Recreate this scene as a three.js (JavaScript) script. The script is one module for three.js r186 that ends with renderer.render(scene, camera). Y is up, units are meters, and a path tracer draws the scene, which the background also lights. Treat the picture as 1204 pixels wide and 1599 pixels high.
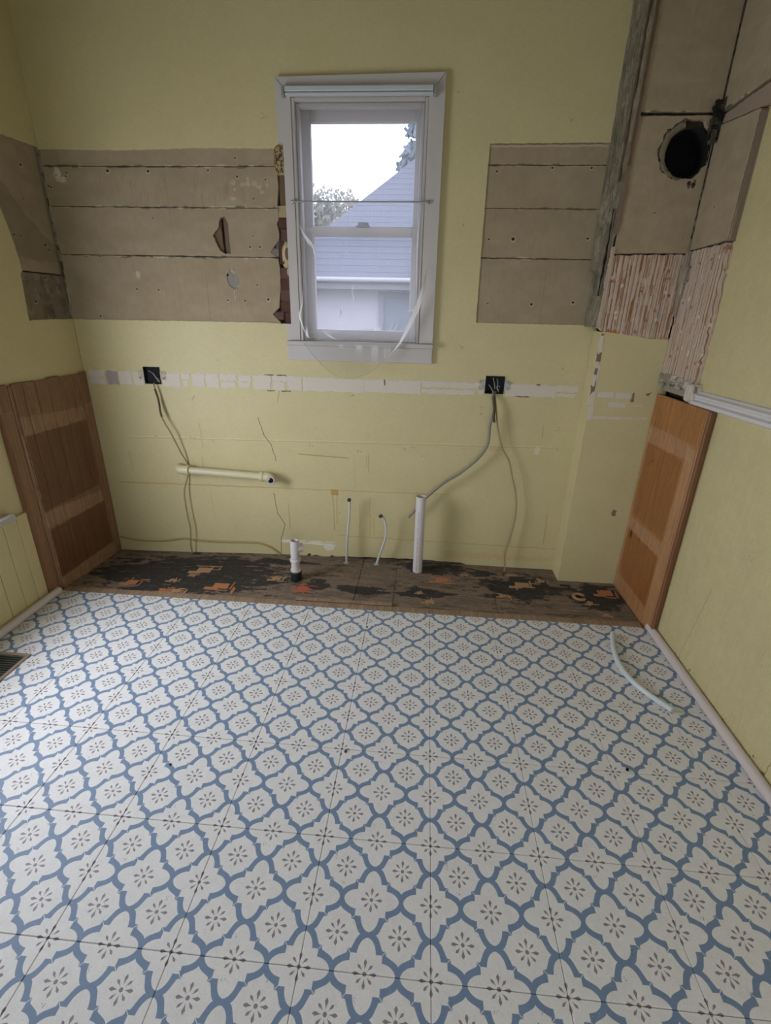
import * as THREE from 'three';
import { mergeGeometries } from 'three/addons/utils/BufferGeometryUtils.js';
import { RoundedBoxGeometry } from 'three/addons/geometries/RoundedBoxGeometry.js';
import { RectAreaLightUniformsLib } from 'three/addons/lights/RectAreaLightUniformsLib.js';

// ---------------------------------------------------------------- camera, sky, lights, exposure
const scene = new THREE.Scene();
const camera = new THREE.PerspectiveCamera(93.0677, 1204 / 1599, 0.05, 200);
camera.position.set(-0.0828, 1.3993, 0.6254);
camera.rotation.set(-0.3870536, 0.0723793, 0.0230231, 'YXZ');
scene.background = new THREE.Color().setRGB(0.9, 0.97, 1.12);   // even overcast sky
scene.backgroundIntensity = 3.6;
const renderer = new THREE.WebGLRenderer({ antialias: true });
renderer.toneMapping = THREE.LinearToneMapping;
renderer.toneMappingExposure = 1.08;
renderer.shadowMap.enabled = true;
RectAreaLightUniformsLib.init();
// area lights in two unseen windows (left, rear), placed to light walls and floor
const WL = { z0: -1.15, z1: -0.3, y0: 0.54, y1: 1.58 }, WR = { x0: -0.35, x1: 0.95, y0: 0.75, y1: 2.0 };
function unseenWindowLight(w, h, radiance, at, towards) {
  const l = new THREE.RectAreaLight(new THREE.Color().setRGB(0.92, 0.975, 1.11), radiance, w, h);
  l.position.set(...at); l.lookAt(...towards); l.name = 'unseen_window_light'; scene.add(l);
}
unseenWindowLight(WL.z1 - WL.z0 - 0.1, WL.y1 - WL.y0 - 0.1, 9.2, [-1.99, (WL.y0 + WL.y1) / 2, (WL.z0 + WL.z1) / 2], [0, (WL.y0 + WL.y1) / 2, (WL.z0 + WL.z1) / 2]);
unseenWindowLight(WR.x1 - WR.x0 - 0.1, WR.y1 - WR.y0 - 0.1, 1.35, [(WR.x0 + WR.x1) / 2, (WR.y0 + WR.y1) / 2, 2.41], [(WR.x0 + WR.x1) / 2, (WR.y0 + WR.y1) / 2, 0]);

// ---------------------------------------------------------------- helpers
const XL = -1.98, XR = 1.085, ZB = -2.03, ZR = 2.42, YC = 2.78, FZ = -1.468;   // room: left, right, back, rear, ceiling, vinyl edge
function rng(seed) { let s = seed >>> 0; return () => { s = (s + 0x6d2b79f5) | 0; let t = Math.imul(s ^ (s >>> 15), 1 | s); t = (t + Math.imul(t ^ (t >>> 7), 61 | t)) ^ t; return ((t ^ (t >>> 14)) >>> 0) / 4294967296; }; }
const used = {};
function numbered(name) { const n = used[name] = (used[name] ?? -1) + 1; return n ? name + '_' + String(n).padStart(3, '0') : name; }
function tag(o, label, category, group, kind) { if (label) o.userData.label = label; if (category) o.userData.category = category; if (group) o.userData.group = group; if (kind) o.userData.kind = kind; return o; }
function thing(name, label, category, pos = [0, 0, 0], group) { const g = new THREE.Group(); g.name = numbered(name); g.position.set(...pos); scene.add(g); return tag(g, label, category, group); }
function structure(name) { const g = new THREE.Group(); g.name = name; g.userData.kind = 'structure'; scene.add(g); return g; }
const partCount = new Map();
function part(parent, name, geo, m, label) {
  const key = parent.uuid + name, n = (partCount.get(key) ?? -1) + 1; partCount.set(key, n);
  const o = new THREE.Mesh(geo, m); o.name = n ? name + '_' + String(n).padStart(3, '0') : name;
  o.castShadow = o.receiveShadow = true; if (label) o.userData.label = label; parent.add(o); return o;
}
function single(name, geo, m, label, category, group) { const o = new THREE.Mesh(geo, m); o.name = numbered(name); o.castShadow = o.receiveShadow = true; scene.add(o); return tag(o, label, category, group); }
const box = (x0, x1, y0, y1, z0, z1, sx = 1, sy = 1, sz = 1) => new THREE.BoxGeometry(x1 - x0, y1 - y0, z1 - z0, sx, sy, sz).translate((x0 + x1) / 2, (y0 + y1) / 2, (z0 + z1) / 2);
const rbox = (x0, x1, y0, y1, z0, z1, r = 0.003) => new RoundedBoxGeometry(x1 - x0, y1 - y0, z1 - z0, 2, Math.min(r, (x1 - x0) / 2.1, (y1 - y0) / 2.1, (z1 - z0) / 2.1)).translate((x0 + x1) / 2, (y0 + y1) / 2, (z0 + z1) / 2);
function plain(g) { g = g.index ? g.toNonIndexed() : g; for (const k of Object.keys(g.attributes)) if (!['position', 'normal', 'uv'].includes(k)) g.deleteAttribute(k); return g; }
const merge = (...gs) => mergeGeometries(gs.flat().map(plain));
function uvPlane(g, au, av, u0, u1, v0, v1) {       // planar texture coordinates in metres of the wall
  const p = g.attributes.position, uv = new Float32Array(p.count * 2), get = { x: (i) => p.getX(i), y: (i) => p.getY(i), z: (i) => p.getZ(i) };
  const w = 'xyz'.replace(au, '').replace(av, ''), n = g.attributes.normal, N = n && { x: (i) => n.getX(i), y: (i) => n.getY(i), z: (i) => n.getZ(i) };
  for (let i = 0; i < p.count; i++) { uv[2 * i] = (get[au](i) + (n && Math.abs(N[au](i)) > 0.75 ? get[w](i) - get[w](0) : 0) - u0) / (u1 - u0); uv[2 * i + 1] = (get[av](i) + (n && Math.abs(N[av](i)) > 0.75 ? get[w](i) - get[w](0) : 0) - v0) / (v1 - v0); }
  g.setAttribute('uv', new THREE.BufferAttribute(uv, 2)); return g;
}
function rough(pts, amp, step, seed, keep = () => false) {   // a torn outline: edges subdivided and jittered
  const r = rng(seed), out = [];
  for (let i = 0; i < pts.length; i++) {
    const a = pts[i], b = pts[(i + 1) % pts.length], n = keep(a, b) ? 1 : Math.max(1, Math.round(Math.hypot(b[0] - a[0], b[1] - a[1]) / step));
    for (let k = 0; k < n; k++) { const t = k / n, j = n > 1 ? amp : 0; out.push(new THREE.Vector2(a[0] + (b[0] - a[0]) * t + (r() - 0.5) * 2 * j, a[1] + (b[1] - a[1]) * t + (r() - 0.5) * 2 * j)); }
  }
  return out;
}
function roughLine(pts, amp, step, seed) { const p = rough([...pts, pts[pts.length - 1]], amp, step, seed); while (p.length && Math.hypot(p[p.length - 1].x - pts[pts.length - 1][0], p[p.length - 1].y - pts[pts.length - 1][1]) > 1e-9) p.pop(); return p; }
function plate(outline, holes, depth, bevel = 0) {          // outline in x,y; front face at z = 0, back at -depth
  const s = new THREE.Shape(outline.map((p) => (p.isVector2 ? p : new THREE.Vector2(...p))));
  for (const h of holes) s.holes.push(new THREE.Path(h.map((p) => (p.isVector2 ? p : new THREE.Vector2(...p)))));
  const g = new THREE.ExtrudeGeometry(s, { depth: depth - 2 * bevel, bevelEnabled: bevel > 0, bevelSize: bevel, bevelThickness: bevel, bevelOffset: -bevel, bevelSegments: 1, curveSegments: 8 });
  return g.translate(0, 0, -depth + bevel);
}
const rect = (x0, x1, y0, y1) => [[x0, y0], [x1, y0], [x1, y1], [x0, y1]];
// a shape drawn as (z, y) turned onto a side wall: its front looks to -x (right wall) or +x (left wall)
const onRight = (g, x) => g.rotateY(-Math.PI / 2).translate(x, 0, 0);     // (px,y) -> z = px
const onLeft = (g, x) => g.rotateY(Math.PI / 2).translate(x, 0, 0);       // (px,y) -> z = -px
function tube(pts, r, seg = 60, rad = 10, capped = true) {
  const c = new THREE.CatmullRomCurve3(pts.map((p) => new THREE.Vector3(...p)), false, 'catmullrom', 0.5), g = [new THREE.TubeGeometry(c, seg, r, rad)];
  if (capped) for (const t of [0, 1]) { const d = new THREE.CircleGeometry(r, rad), q = c.getPoint(t), n = c.getTangent(t).multiplyScalar(t ? 1 : -1); d.applyQuaternion(new THREE.Quaternion().setFromUnitVectors(new THREE.Vector3(0, 0, 1), n)); g.push(d.translate(q.x, q.y, q.z)); }
  return merge(g);
}
function cyl(a, b, r0, r1 = r0, seg = 24, open = false) {
  const A = new THREE.Vector3(...a), B = new THREE.Vector3(...b), d = B.clone().sub(A), g = new THREE.CylinderGeometry(r1, r0, d.length(), seg, 1, open);
  g.applyQuaternion(new THREE.Quaternion().setFromUnitVectors(new THREE.Vector3(0, 1, 0), d.normalize())); A.add(B).multiplyScalar(0.5); return g.translate(A.x, A.y, A.z);
}
const lathe = (pts, at, seg = 32) => new THREE.LatheGeometry(pts.map((p) => new THREE.Vector2(...p)), seg).translate(...at);

// ---------------------------------------------------------------- textures
function field(W, H, cx, cy, seed) {                        // smooth value noise, cells of cx by cy pixels
  const r = rng(seed), gw = Math.ceil(W / cx) + 2, gh = Math.ceil(H / cy) + 2, g = new Float32Array(gw * gh).map(() => r() * 2 - 1), out = new Float32Array(W * H);
  for (let y = 0; y < H; y++) {
    const fy = y / cy, iy = Math.floor(fy), ty = fy - iy, sy = ty * ty * (3 - 2 * ty);
    for (let x = 0; x < W; x++) {
      const fx = x / cx, ix = Math.floor(fx), tx = fx - ix, sx = tx * tx * (3 - 2 * tx), k = iy * gw + ix;
      out[y * W + x] = (g[k] * (1 - sx) + g[k + 1] * sx) * (1 - sy) + (g[k + gw] * (1 - sx) + g[k + gw + 1] * sx) * sy;
    }
  }
  return out;
}
// a texture over x0..x1, y0..y1 metres: flat colour, vector marks, then grain [cell x, cell y, strength] in pixels
function texture(W, H, [x0, x1, y0, y1], base, draw, grain = [], seed = 1, data = false, paint = null) {
  const cv = document.createElement('canvas'); cv.width = W; cv.height = H;
  const c = cv.getContext('2d'); c.fillStyle = base; c.fillRect(0, 0, W, H);
  const kx = W / (x1 - x0), ky = H / (y1 - y0);
  c.setTransform(kx, 0, 0, -ky, -x0 * kx, H + y0 * ky);
  if (draw) draw(c, rng(seed + 77));
  c.setTransform(1, 0, 0, 1, 0, 0);
  if (grain.length) {
    const im = c.getImageData(0, 0, W, H), d = im.data; if (paint) paint(d, W, H);
    const fs = grain.map((g, i) => field(W, H, g[0], g[1], seed * 31 + i));
    for (let i = 0; i < W * H; i++) {
      for (let k = 0, o = i * 4; k < 3; k++) { let m = 1; for (let j = 0; j < grain.length; j++) m += fs[j][i] * (grain[j][2 + k] ?? grain[j][2]); d[o + k] = Math.max(0, Math.min(255, d[o + k] * m)); }
    }
    c.putImageData(im, 0, 0);
  }
  const t = new THREE.CanvasTexture(cv); if (!data) t.colorSpace = THREE.SRGBColorSpace;
  t.magFilter = THREE.LinearFilter; t.wrapS = t.wrapT = THREE.RepeatWrapping; t.anisotropy = 8; return t;
}
const css = (r, g, b, a = 1) => `rgba(${r},${g},${b},${a})`;
function line(c, pts, w, col) { c.strokeStyle = col; c.lineWidth = w; c.lineCap = 'round'; c.lineJoin = 'round'; c.beginPath(); pts.forEach((p, i) => (i ? c.lineTo(...p) : c.moveTo(...p))); c.stroke(); }
function jag(a, b, n, amp, r) { const out = []; for (let i = 0; i <= n; i++) { const t = i / n; out.push([a[0] + (b[0] - a[0]) * t + (r() - 0.5) * amp, a[1] + (b[1] - a[1]) * t + (r() - 0.5) * amp]); } return out; }
function poly(c, pts, col) { c.fillStyle = col; c.beginPath(); pts.forEach((p, i) => (i ? c.lineTo(p.x ?? p[0], p.y ?? p[1]) : c.moveTo(p.x ?? p[0], p.y ?? p[1]))); c.closePath(); c.fill(); }
function dot(c, x, y, r, col, sy = 1) { c.fillStyle = col; c.beginPath(); c.ellipse(x, y, r, r * sy, 0, 0, 7); c.fill(); }
function patch(c, x, y, rx, ry, col, seed, jit = 0.35) { const r = rng(seed), n = 26, p = []; for (let i = 0; i < n; i++) { const a = i / n * Math.PI * 2, k = 1 - jit * r(); p.push([x + Math.cos(a) * rx * k, y + Math.sin(a) * ry * k]); } poly(c, p, col); }
const std = (o) => new THREE.MeshStandardMaterial({ roughness: 0.8, ...o });
const lin = (r, g, b) => new THREE.Color().setRGB(r, g, b);

const PAINT = css(205, 192, 144);
const paintGrain = [[2.5, 2.5, 0.02], [14, 14, 0.008], [90, 70, 0.01, 0.01, 0.016]];
// the back wall's paint with the marks that were left on it
const backTex = texture(2048, 1850, [XL, XR, -0.06, 2.78], PAINT, (c, r) => {
  const O = (a) => css(176, 138, 70, a), D = (a) => css(90, 76, 40, a);
  line(c, jag([-1.79, 0.703], [0.66, 0.741], 90, 0.005, r), 0.004, css(172, 140, 92, 0.45));        // ruled and stained lines across the wall
  line(c, jag([-1.79, 0.709], [0.66, 0.747], 90, 0.005, r), 0.003, css(238, 232, 180, 0.5));
  line(c, jag([-1.89, 0.424], [-1.0, 0.432], 40, 0.004, r), 0.008, O(0.5)); line(c, jag([-1.0, 0.432], [0.09, 0.441], 40, 0.004, r), 0.006, O(0.38));
  line(c, jag([-1.95, 0.05], [-1.0, 0.075], 40, 0.004, r), 0.004, O(0.25));
  line(c, jag([-0.56, 0.145], [0.74, 0.13], 60, 0.006, r), 0.006, O(0.4));
  line(c, jag([0.1, 0.06], [0.74, 0.06], 50, 0.02, r), 0.03, css(206, 170, 120, 0.45));
  line(c, [[-0.782, 0.646], [-0.494, 0.634]], 0.007, css(150, 120, 60, 0.5));
  poly(c, rect(-0.60, -0.555, 0.405, 0.44), O(0.75)); line(c, jag([-0.588, 0.41], [-0.583, 0.18], 12, 0.004, r), 0.006, O(0.55)); line(c, jag([-0.565, 0.41], [-0.567, 0.22], 12, 0.004, r), 0.005, O(0.45));
  for (const [x, y0, y1, w, a] of [[-0.38, 0.66, 0.55, 0.004, 0.55], [-0.392, 0.65, 0.58, 0.003, 0.5], [-0.86, 0.34, 0.17, 0.007, 0.4], [-0.43, 0.35, 0.2, 0.005, 0.4], [-0.37, 0.4, 0.14, 0.006, 0.35], [-0.345, 0.27, 0.16, 0.005, 0.4], [-0.46, 0.64, 0.45, 0.004, 0.28], [0.66, 0.35, 0.16, 0.008, 0.45], [0.565, 0.86, 0.8, 0.004, 0.6], [-1.35, 0.8, 0.66, 0.006, 0.3], [-1.36, 0.6, 0.5, 0.008, 0.3], [-1.33, 0.38, 0.22, 0.006, 0.25], [-1.8, 0.62, 0.5, 0.012, 0.18]]) line(c, jag([x, y0], [x + 0.004, y1], 14, 0.004, r), w, O(a));
  line(c, jag([-0.872, 1.0], [-0.89, 0.932], 6, 0.004, r), 0.002, D(0.6));
  for (const pts of [[[-1.007, 0.844], [-0.977, 0.75], [-0.941, 0.696], [-0.915, 0.60]], [[-0.944, 0.401], [-0.928, 0.269], [-0.889, 0.198], [-0.917, 0.103], [-0.923, 0.0]]])
    for (let i = 1; i < pts.length; i++) line(c, jag(pts[i - 1], pts[i], 8, 0.005, r), 0.0032, D(0.95));                     // the long crack
  for (const [x, y, s] of [[-0.477, 0.984, 6], [-0.46, 0.99, 4], [-0.708, 0.701, 6], [-0.439, 0.672, 8], [-0.181, 0.708, 6], [-0.132, 0.717, 8], [-0.074, 0.668, 4], [0.149, 0.722, 5], [0.411, 0.677, 5], [0.227, 0.942, 7], [0.222, 0.91, 4], [0.649, 0.846, 6], [0.669, 0.732, 4], [-0.381, 0.767, 6], [-1.4, 0.72, 8], [-1.28, 0.70, 7], [-0.83, 0.665, 5], [-1.62, 0.71, 6], [-1.52, 0.705, 7], [-1.37, 0.945, 7], [-0.55, 0.29, 4], [-0.75, 0.27, 3], [0.1, 1.25, 6], [0.62, 1.16, 4], [-0.86, 2.22, 7], [0.5, 2.2, 5], [0.06, 1.8, 5], [0.0, 2.3, 3], [-1.2, 1.15, 4]])
    for (let k = 0; k < 4; k++) { const a = x + (r() - 0.5) * 0.004 * s, b = y + (r() - 0.5) * 0.003 * s; line(c, [[a, b], [a + (r() - 0.5) * 0.0025 * s, b + (r() - 0.5) * 0.002 * s]], 0.0011 + r() * 0.0014, css(92, 68, 36, 0.4 + r() * 0.45)); }
  patch(c, 0.323, 0.725, 0.045, 0.02, css(196, 160, 104, 0.35), 3); patch(c, 0.55, 0.72, 0.02, 0.03, css(228, 222, 206, 0.5), 4);
  for (let i = 0; i < 26; i++) { const x = -0.9 + r() * 0.34, y = 0.085 + (r() - 0.5) * 0.02; patch(c, x, y, 0.02 + r() * 0.03, 0.006, css(232, 226, 212, 0.75), 20 + i); }          // bare plaster low on the wall
  patch(c, -0.62, 0.06, 0.04, 0.03, css(232, 226, 212, 0.8), 60);
  for (const [x, y, a, b] of [[-0.83, 0.004, 0.022, 0.014], [-0.745, 0.0, 0.02, 0.016], [-0.7, -0.005, 0.03, 0.012], [-0.6, 0.0, 0.02, 0.008]]) patch(c, x, y, a, b, css(44, 34, 26, 0.9), 70 + Math.round(x * 99), 0.6);                                            // holes broken out along the floor
  for (let i = 0; i < 420; i++) line(c, jag([XL + r() * 3, r() * 1.1], [XL + r() * 3, r() * 1.1], 1, 0, r).map((p, k, a) => (k ? [a[0][0] + (r() - 0.5) * 0.03, a[0][1] + (r() - 0.5) * 0.03] : p)), 0.0008 + r() * 0.0012, css(150, 120, 60, 0.1 + r() * 0.22));
}, paintGrain, 11);
const paintMap = texture(1024, 1024, [0, 1.4, 0, 1.4], PAINT, (c, r) => {
  for (let i = 0; i < 60; i++) { const x = r() * 1.4, y = r() * 1.4; line(c, [[x, y], [x + (r() - 0.5) * 0.02, y + (r() - 0.5) * 0.03]], 0.0012, css(140, 112, 60, 0.2)); }
}, paintGrain, 12);
const rightTex = texture(1536, 1850, [-1.65, 0.9, -0.03, 2.78], PAINT, (c, r) => {
  for (let i = 0; i < 240; i++) { const x = -1.4 + r() * 1.3, y = Math.pow(r(), 2) * 0.5; line(c, jag([x, y], [x + (r() - 0.5) * 0.015, y + 0.02 + r() * 0.08], 4, 0.004, r), 0.001 + r() * 0.001, css(150, 140, 100, 0.12 + r() * 0.25)); }   // scuffs and drips low down
  for (const [x, y] of [[-0.95, 0.30], [-1.0, 0.35], [-1.05, 0.25], [-0.75, 0.36], [-1.02, 0.6], [-0.98, 0.66]]) for (let k = 0; k < 12; k++) dot(c, x + (r() - 0.5) * 0.08, y + (r() - 0.5) * 0.07, 0.001 + r() * 0.002, css(120, 110, 80, 0.25));
  line(c, jag([-1.21, 0.0], [-1.13, 0.42], 40, 0.008, r), 0.0025, css(140, 124, 80, 0.6)); line(c, jag([-0.62, 0.0], [-0.6, 0.16], 18, 0.008, r), 0.003, css(120, 104, 66, 0.7));
  for (let k = 0; k < 14; k++) patch(c, -1.0 + (r() - 0.5) * 0.05, 0.63 + (r() - 0.5) * 0.03, 0.006, 0.003, css(160, 155, 130, 0.18), 50 + k);
  for (let i = 0; i < 300; i++) { const z = -1.4 + r() * 2; dot(c, z, 0.004 + Math.pow(r(), 3) * 0.05, 0.001 + r() * 0.004, css(70, 70, 52, 0.6)); }                     // dark dots, denser towards the skirting
}, [[3, 3, 0.02], [8, 120, 0.01], [16, 16, 0.015], [100, 80, 0.012]], 13);

// bare gypsum lath boards behind the removed cabinets
function boardTex(W, H, ext, base, seed, draw) {
  return texture(W, H, ext, base, (c, r) => {
    for (let i = 0; i < 380; i++) { const x = ext[0] + r() * (ext[1] - ext[0]), y = ext[2] + r() * (ext[3] - ext[2]); line(c, jag([x, y], [x + (r() - 0.5) * 0.008, y - 0.02 - r() * 0.09], 4, 0.002, r), 0.001 + r() * 0.003, r() < 0.6 ? css(96, 76, 54, 0.02 + r() * 0.06) : css(224, 206, 176, 0.02 + r() * 0.05)); }
    if (draw) draw(c, r);
  }, [[2, 2, 0.025], [4, 40, 0.012], [30, 26, 0.02], [110, 60, 0.03, 0.035, 0.045]], seed);
}
const hole = (c, x, y, s = 1) => { dot(c, x + 0.001, y - 0.002, 0.0075 * s, css(206, 190, 162, 0.55)); dot(c, x, y, 0.0048 * s, css(34, 26, 18, 0.95), 0.85); };
const BOARD = css(164, 147, 119);
const boardLTex = boardTex(1500, 1000, [-1.99, -0.78, 1.32, 2.12], BOARD, 21, (c, r) => {
  for (const [x, y, s] of [[-1.451, 2.008, 1.4], [-1.156, 2.011, 1], [-1.016, 1.987, 1], [-0.881, 1.975, 0.8], [-0.945, 1.898, 0.8], [-0.979, 1.693, 1], [-0.929, 1.694, 1], [-1.481, 1.489, 1], [-0.956, 1.522, 1], [-1.117, 1.448, 1], [-1.026, 1.447, 1], [-0.904, 1.456, 1.3], [-1.459, 1.811, 0.7], [-1.653, 2.009, 1.5], [-1.598, 1.492, 1], [-1.824, 1.357, 1.1], [-1.918, 1.99, 1.4], [-1.968, 1.945, 1], [-1.956, 1.94, 1], [-1.02, 2.06, 0.8], [-0.96, 1.74, 0.7], [-1.86, 2.0, 0.9], [-1.87, 1.985, 0.8]]) hole(c, x, y, s);
  for (const y of [1.645, 1.86, 2.027]) {                 // plaster squeezed through the joints
    for (let i = 0; i < 46; i++) { const x = -1.97 + r() * 1.13; patch(c, x, y + (r() - 0.5) * 0.008, 0.01 + r() * 0.03, 0.003 + r() * 0.004, r() < 0.6 ? css(78, 76, 54, 0.55) : css(208, 196, 170, 0.45), 300 + i); }
  }
  for (let i = 0; i < 9; i++) patch(c, -1.93 + r() * 0.06, 1.97 + r() * 0.05, 0.012, 0.016, css(214, 202, 178, 0.7), 400 + i);   // scraped white patches
  for (let i = 0; i < 14; i++) patch(c, -1.05 + r() * 0.18, 1.88 + r() * 0.1, 0.006 + r() * 0.014, 0.006 + r() * 0.008, css(206, 192, 164, 0.4), 420 + i);
  for (const [x, y] of [[-1.3, 1.98], [-1.12, 1.94], [-1.6, 1.95], [-0.95, 1.95]]) for (let i = 0; i < 16; i++) { const a = x + (r() - 0.5) * 0.28, b = y + (r() - 0.5) * 0.07; line(c, [[a, b], [a + (r() - 0.5) * 0.006, b - 0.02 - r() * 0.05]], 0.004 + r() * 0.008, css(120, 88, 58, 0.10)); }
  line(c, [[-1.22, 1.56], [-1.222, 1.345]], 0.0015, css(90, 78, 60, 0.6)); line(c, [[-1.37, 2.02], [-1.372, 1.345]], 0.0012, css(90, 78, 60, 0.35)); line(c, [[-0.83, 1.37], [-1.9, 1.34]], 0.001, css(90, 78, 60, 0.2));
  patch(c, -1.58, 1.56, 0.015, 0.02, css(206, 194, 172, 0.6), 440);
});
const boardRTex = boardTex(720, 960, [0.13, 0.73, 1.34, 2.14], BOARD, 22, (c, r) => {
  for (const [x, y, s] of [[0.197, 2.011, 1], [0.442, 2.025, 1], [0.615, 2.025, 1], [0.188, 1.739, 1], [0.301, 1.742, 1.7], [0.646, 1.748, 1.2], [0.211, 1.458, 0.9], [0.424, 1.46, 1.4], [0.623, 1.472, 1.3]]) hole(c, x, y, s);
  for (const [y, a, b] of [[2.036, 0.15, 0.5], [1.866, 0.28, 0.68], [1.66, 0.155, 0.48]]) for (let i = 0; i < 30; i++) patch(c, a + r() * (b - a), y + (r() - 0.5) * 0.006, 0.008 + r() * 0.02, 0.003 + r() * 0.003, r() < 0.6 ? css(100, 88, 66, 0.5) : css(206, 194, 168, 0.4), 500 + i);
  line(c, [[0.475, 1.6], [0.475, 1.375]], 0.0015, css(96, 84, 64, 0.5)); line(c, jag([0.16, 2.105], [0.67, 2.108], 30, 0.004, r), 0.006, css(214, 202, 178, 0.55)); line(c, jag([0.16, 2.113], [0.67, 2.116], 30, 0.004, r), 0.004, css(90, 76, 52, 0.6));
});
const boardCTex = boardTex(640, 1280, [0, 0.4, 1.6, 2.4], css(170, 153, 125), 23, (c, r) => {
  for (let i = 0; i < 40; i++) patch(c, r() * 0.4, 2.18 + (r() - 0.5) * 0.014, 0.008 + r() * 0.02, 0.003 + r() * 0.004, r() < 0.7 ? css(84, 78, 56, 0.6) : css(206, 194, 168, 0.4), 600 + i);
  hole(c, 0.14, 1.83, 0.7);
});
// what is left of a ribbed wallpaper with small red flowers
function paperTex(seed, warm, pitch) {
  return texture(768, 1024, [0, 0.42, 0, 0.56], css(192, 172, 152), (c, r) => {
    for (let x = 0; x < 0.42; x += pitch * (0.7 + 0.6 * r())) { const x2 = x, a = 0.3 + r() * 0.5; line(c, jag([x2, -0.01], [x2 + (r() - 0.5) * 0.006, 0.57], 40, 0.003, r), 0.0035 + r() * 0.003, css(116, 82, 58, a)); line(c, jag([x2 + 0.005, -0.01], [x2 + 0.005, 0.57], 40, 0.003, r), 0.003, css(226, 210, 196, 0.45)); }
    for (let i = 0; i < 26; i++) patch(c, r() * 0.42, r() * 0.56, 0.01 + r() * 0.02, 0.02 + r() * 0.05, css(204, 184, 170, 0.5), 880 + i, 0.6);
    for (let i = 0; i < 150; i++) { const x = r() * 0.42, y = r() * 0.56; line(c, jag([x, y], [x, y + 0.02 + r() * 0.1], 6, 0.002, r), 0.003 + r() * 0.004, r() < warm ? css(138, 82, 36, 0.55) : css(206, 190, 176, 0.5)); }
    for (let i = 0; i < 22; i++) { const x = r() * 0.42, y = r() * 0.56; for (let k = 0; k < 4; k++) patch(c, x + (r() - 0.5) * 0.016, y + (r() - 0.5) * 0.02, 0.003 + r() * 0.004, 0.003 + r() * 0.005, css(158, 70 + r() * 30, 58, 0.6), 700 + i * 5 + k); line(c, jag([x, y], [x + (r() - 0.5) * 0.03, y + (r() - 0.5) * 0.03], 5, 0.006, r), 0.0016, css(110, 70, 50, 0.7)); }
    if (warm > 0.5) for (let i = 0; i < 30; i++) patch(c, r() * 0.42, r() * 0.14, 0.03, 0.02, css(170, 100, 38, 0.35), 900 + i);
    for (let i = 0; i < 18; i++) patch(c, r() * 0.42, r() * 0.56, 0.008, 0.01, css(226, 214, 200, 0.8), 950 + i);
  }, [[2, 3, 0.06], [5, 60, 0.05]], seed);
}
const paperC = paperTex(31, 0.62, 0.02), paperR = paperTex(32, 0.3, 0.03);
const paperBump = texture(256, 64, [0, 0.42, 0, 0.56], css(150, 150, 150), (c, r) => { for (let x = 0; x < 0.42; x += 0.021) line(c, [[x, -0.1], [x, 0.7]], 0.006, css(60, 60, 60, 0.8)); }, [[4, 8, 0.2]], 33, true);
// stained beadboard with the outlines of the cabinets that stood against it
function woodTex(W, H, ext, base, seed, draw) {
  return texture(W, H, ext, base, (c, r) => {
    for (let i = 0; i < 700; i++) { const x = ext[0] + r() * (ext[1] - ext[0]), y = ext[2] + r() * (ext[3] - ext[2]), l = 0.06 + r() * 0.3; line(c, jag([x, y], [x + (r() - 0.5) * 0.006, y + l], 4, 0.002, r), 0.0008 + r() * 0.0022, r() < 0.6 ? css(50, 26, 10, 0.16) : css(226, 164, 92, 0.12)); }
    if (draw) draw(c, r);
  }, [[1.6, 30, 0.07], [5, 160, 0.07], [20, 20, 0.03]], seed);
}
function ghost(c, r, pts, a) { poly(c, rough(pts, 0.004, 0.015, Math.floor(r() * 1e6)), css(178, 142, 112, a)); const ys = pts.map((p) => p[1]), xs = pts.map((p) => p[0]), y0 = Math.min(...ys), y1 = Math.max(...ys), x0 = Math.min(...xs), x1 = Math.max(...xs); for (let i = 0; i < 60; i++) { const x = x0 + r() * (x1 - x0), y = y0 + r() * (y1 - y0) * 0.6; line(c, [[x, y], [x, Math.min(y1, y + 0.02 + r() * 0.04)]], 0.002, css(210, 182, 150, 0.22)); } }
const panelLTex = woodTex(640, 1080, [-2.03, -1.38, -0.05, 1.08], css(132, 98, 70), 41, (c, r) => {
  ghost(c, r, [[-1.955, 0.81], [-1.5, 0.825], [-1.5, 0.912], [-1.94, 0.888]], 0.42); ghost(c, r, [[-1.955, 0.325], [-1.5, 0.345], [-1.5, 0.432], [-1.95, 0.395]], 0.5); ghost(c, r, [[-2.0, -0.03], [-1.5, -0.01], [-1.5, 0.058], [-1.96, 0.052]], 0.5);
  poly(c, rect(-1.505, -1.482, 0, 0.83), css(178, 142, 112, 0.5)); poly(c, rect(-1.482, -1.415, 0, 0.95), css(178, 142, 112, 0.2)); poly(c, rect(-2.03, -1.962, 0, 0.9), css(160, 126, 98, 0.45));
  poly(c, rough(rect(-1.95, -1.505, 0.435, 0.82), 0.003, 0.02, 5), css(70, 34, 10, 0.35)); poly(c, rough(rect(-1.95, -1.505, 0.058, 0.33), 0.003, 0.02, 6), css(64, 30, 8, 0.4));
});
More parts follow.
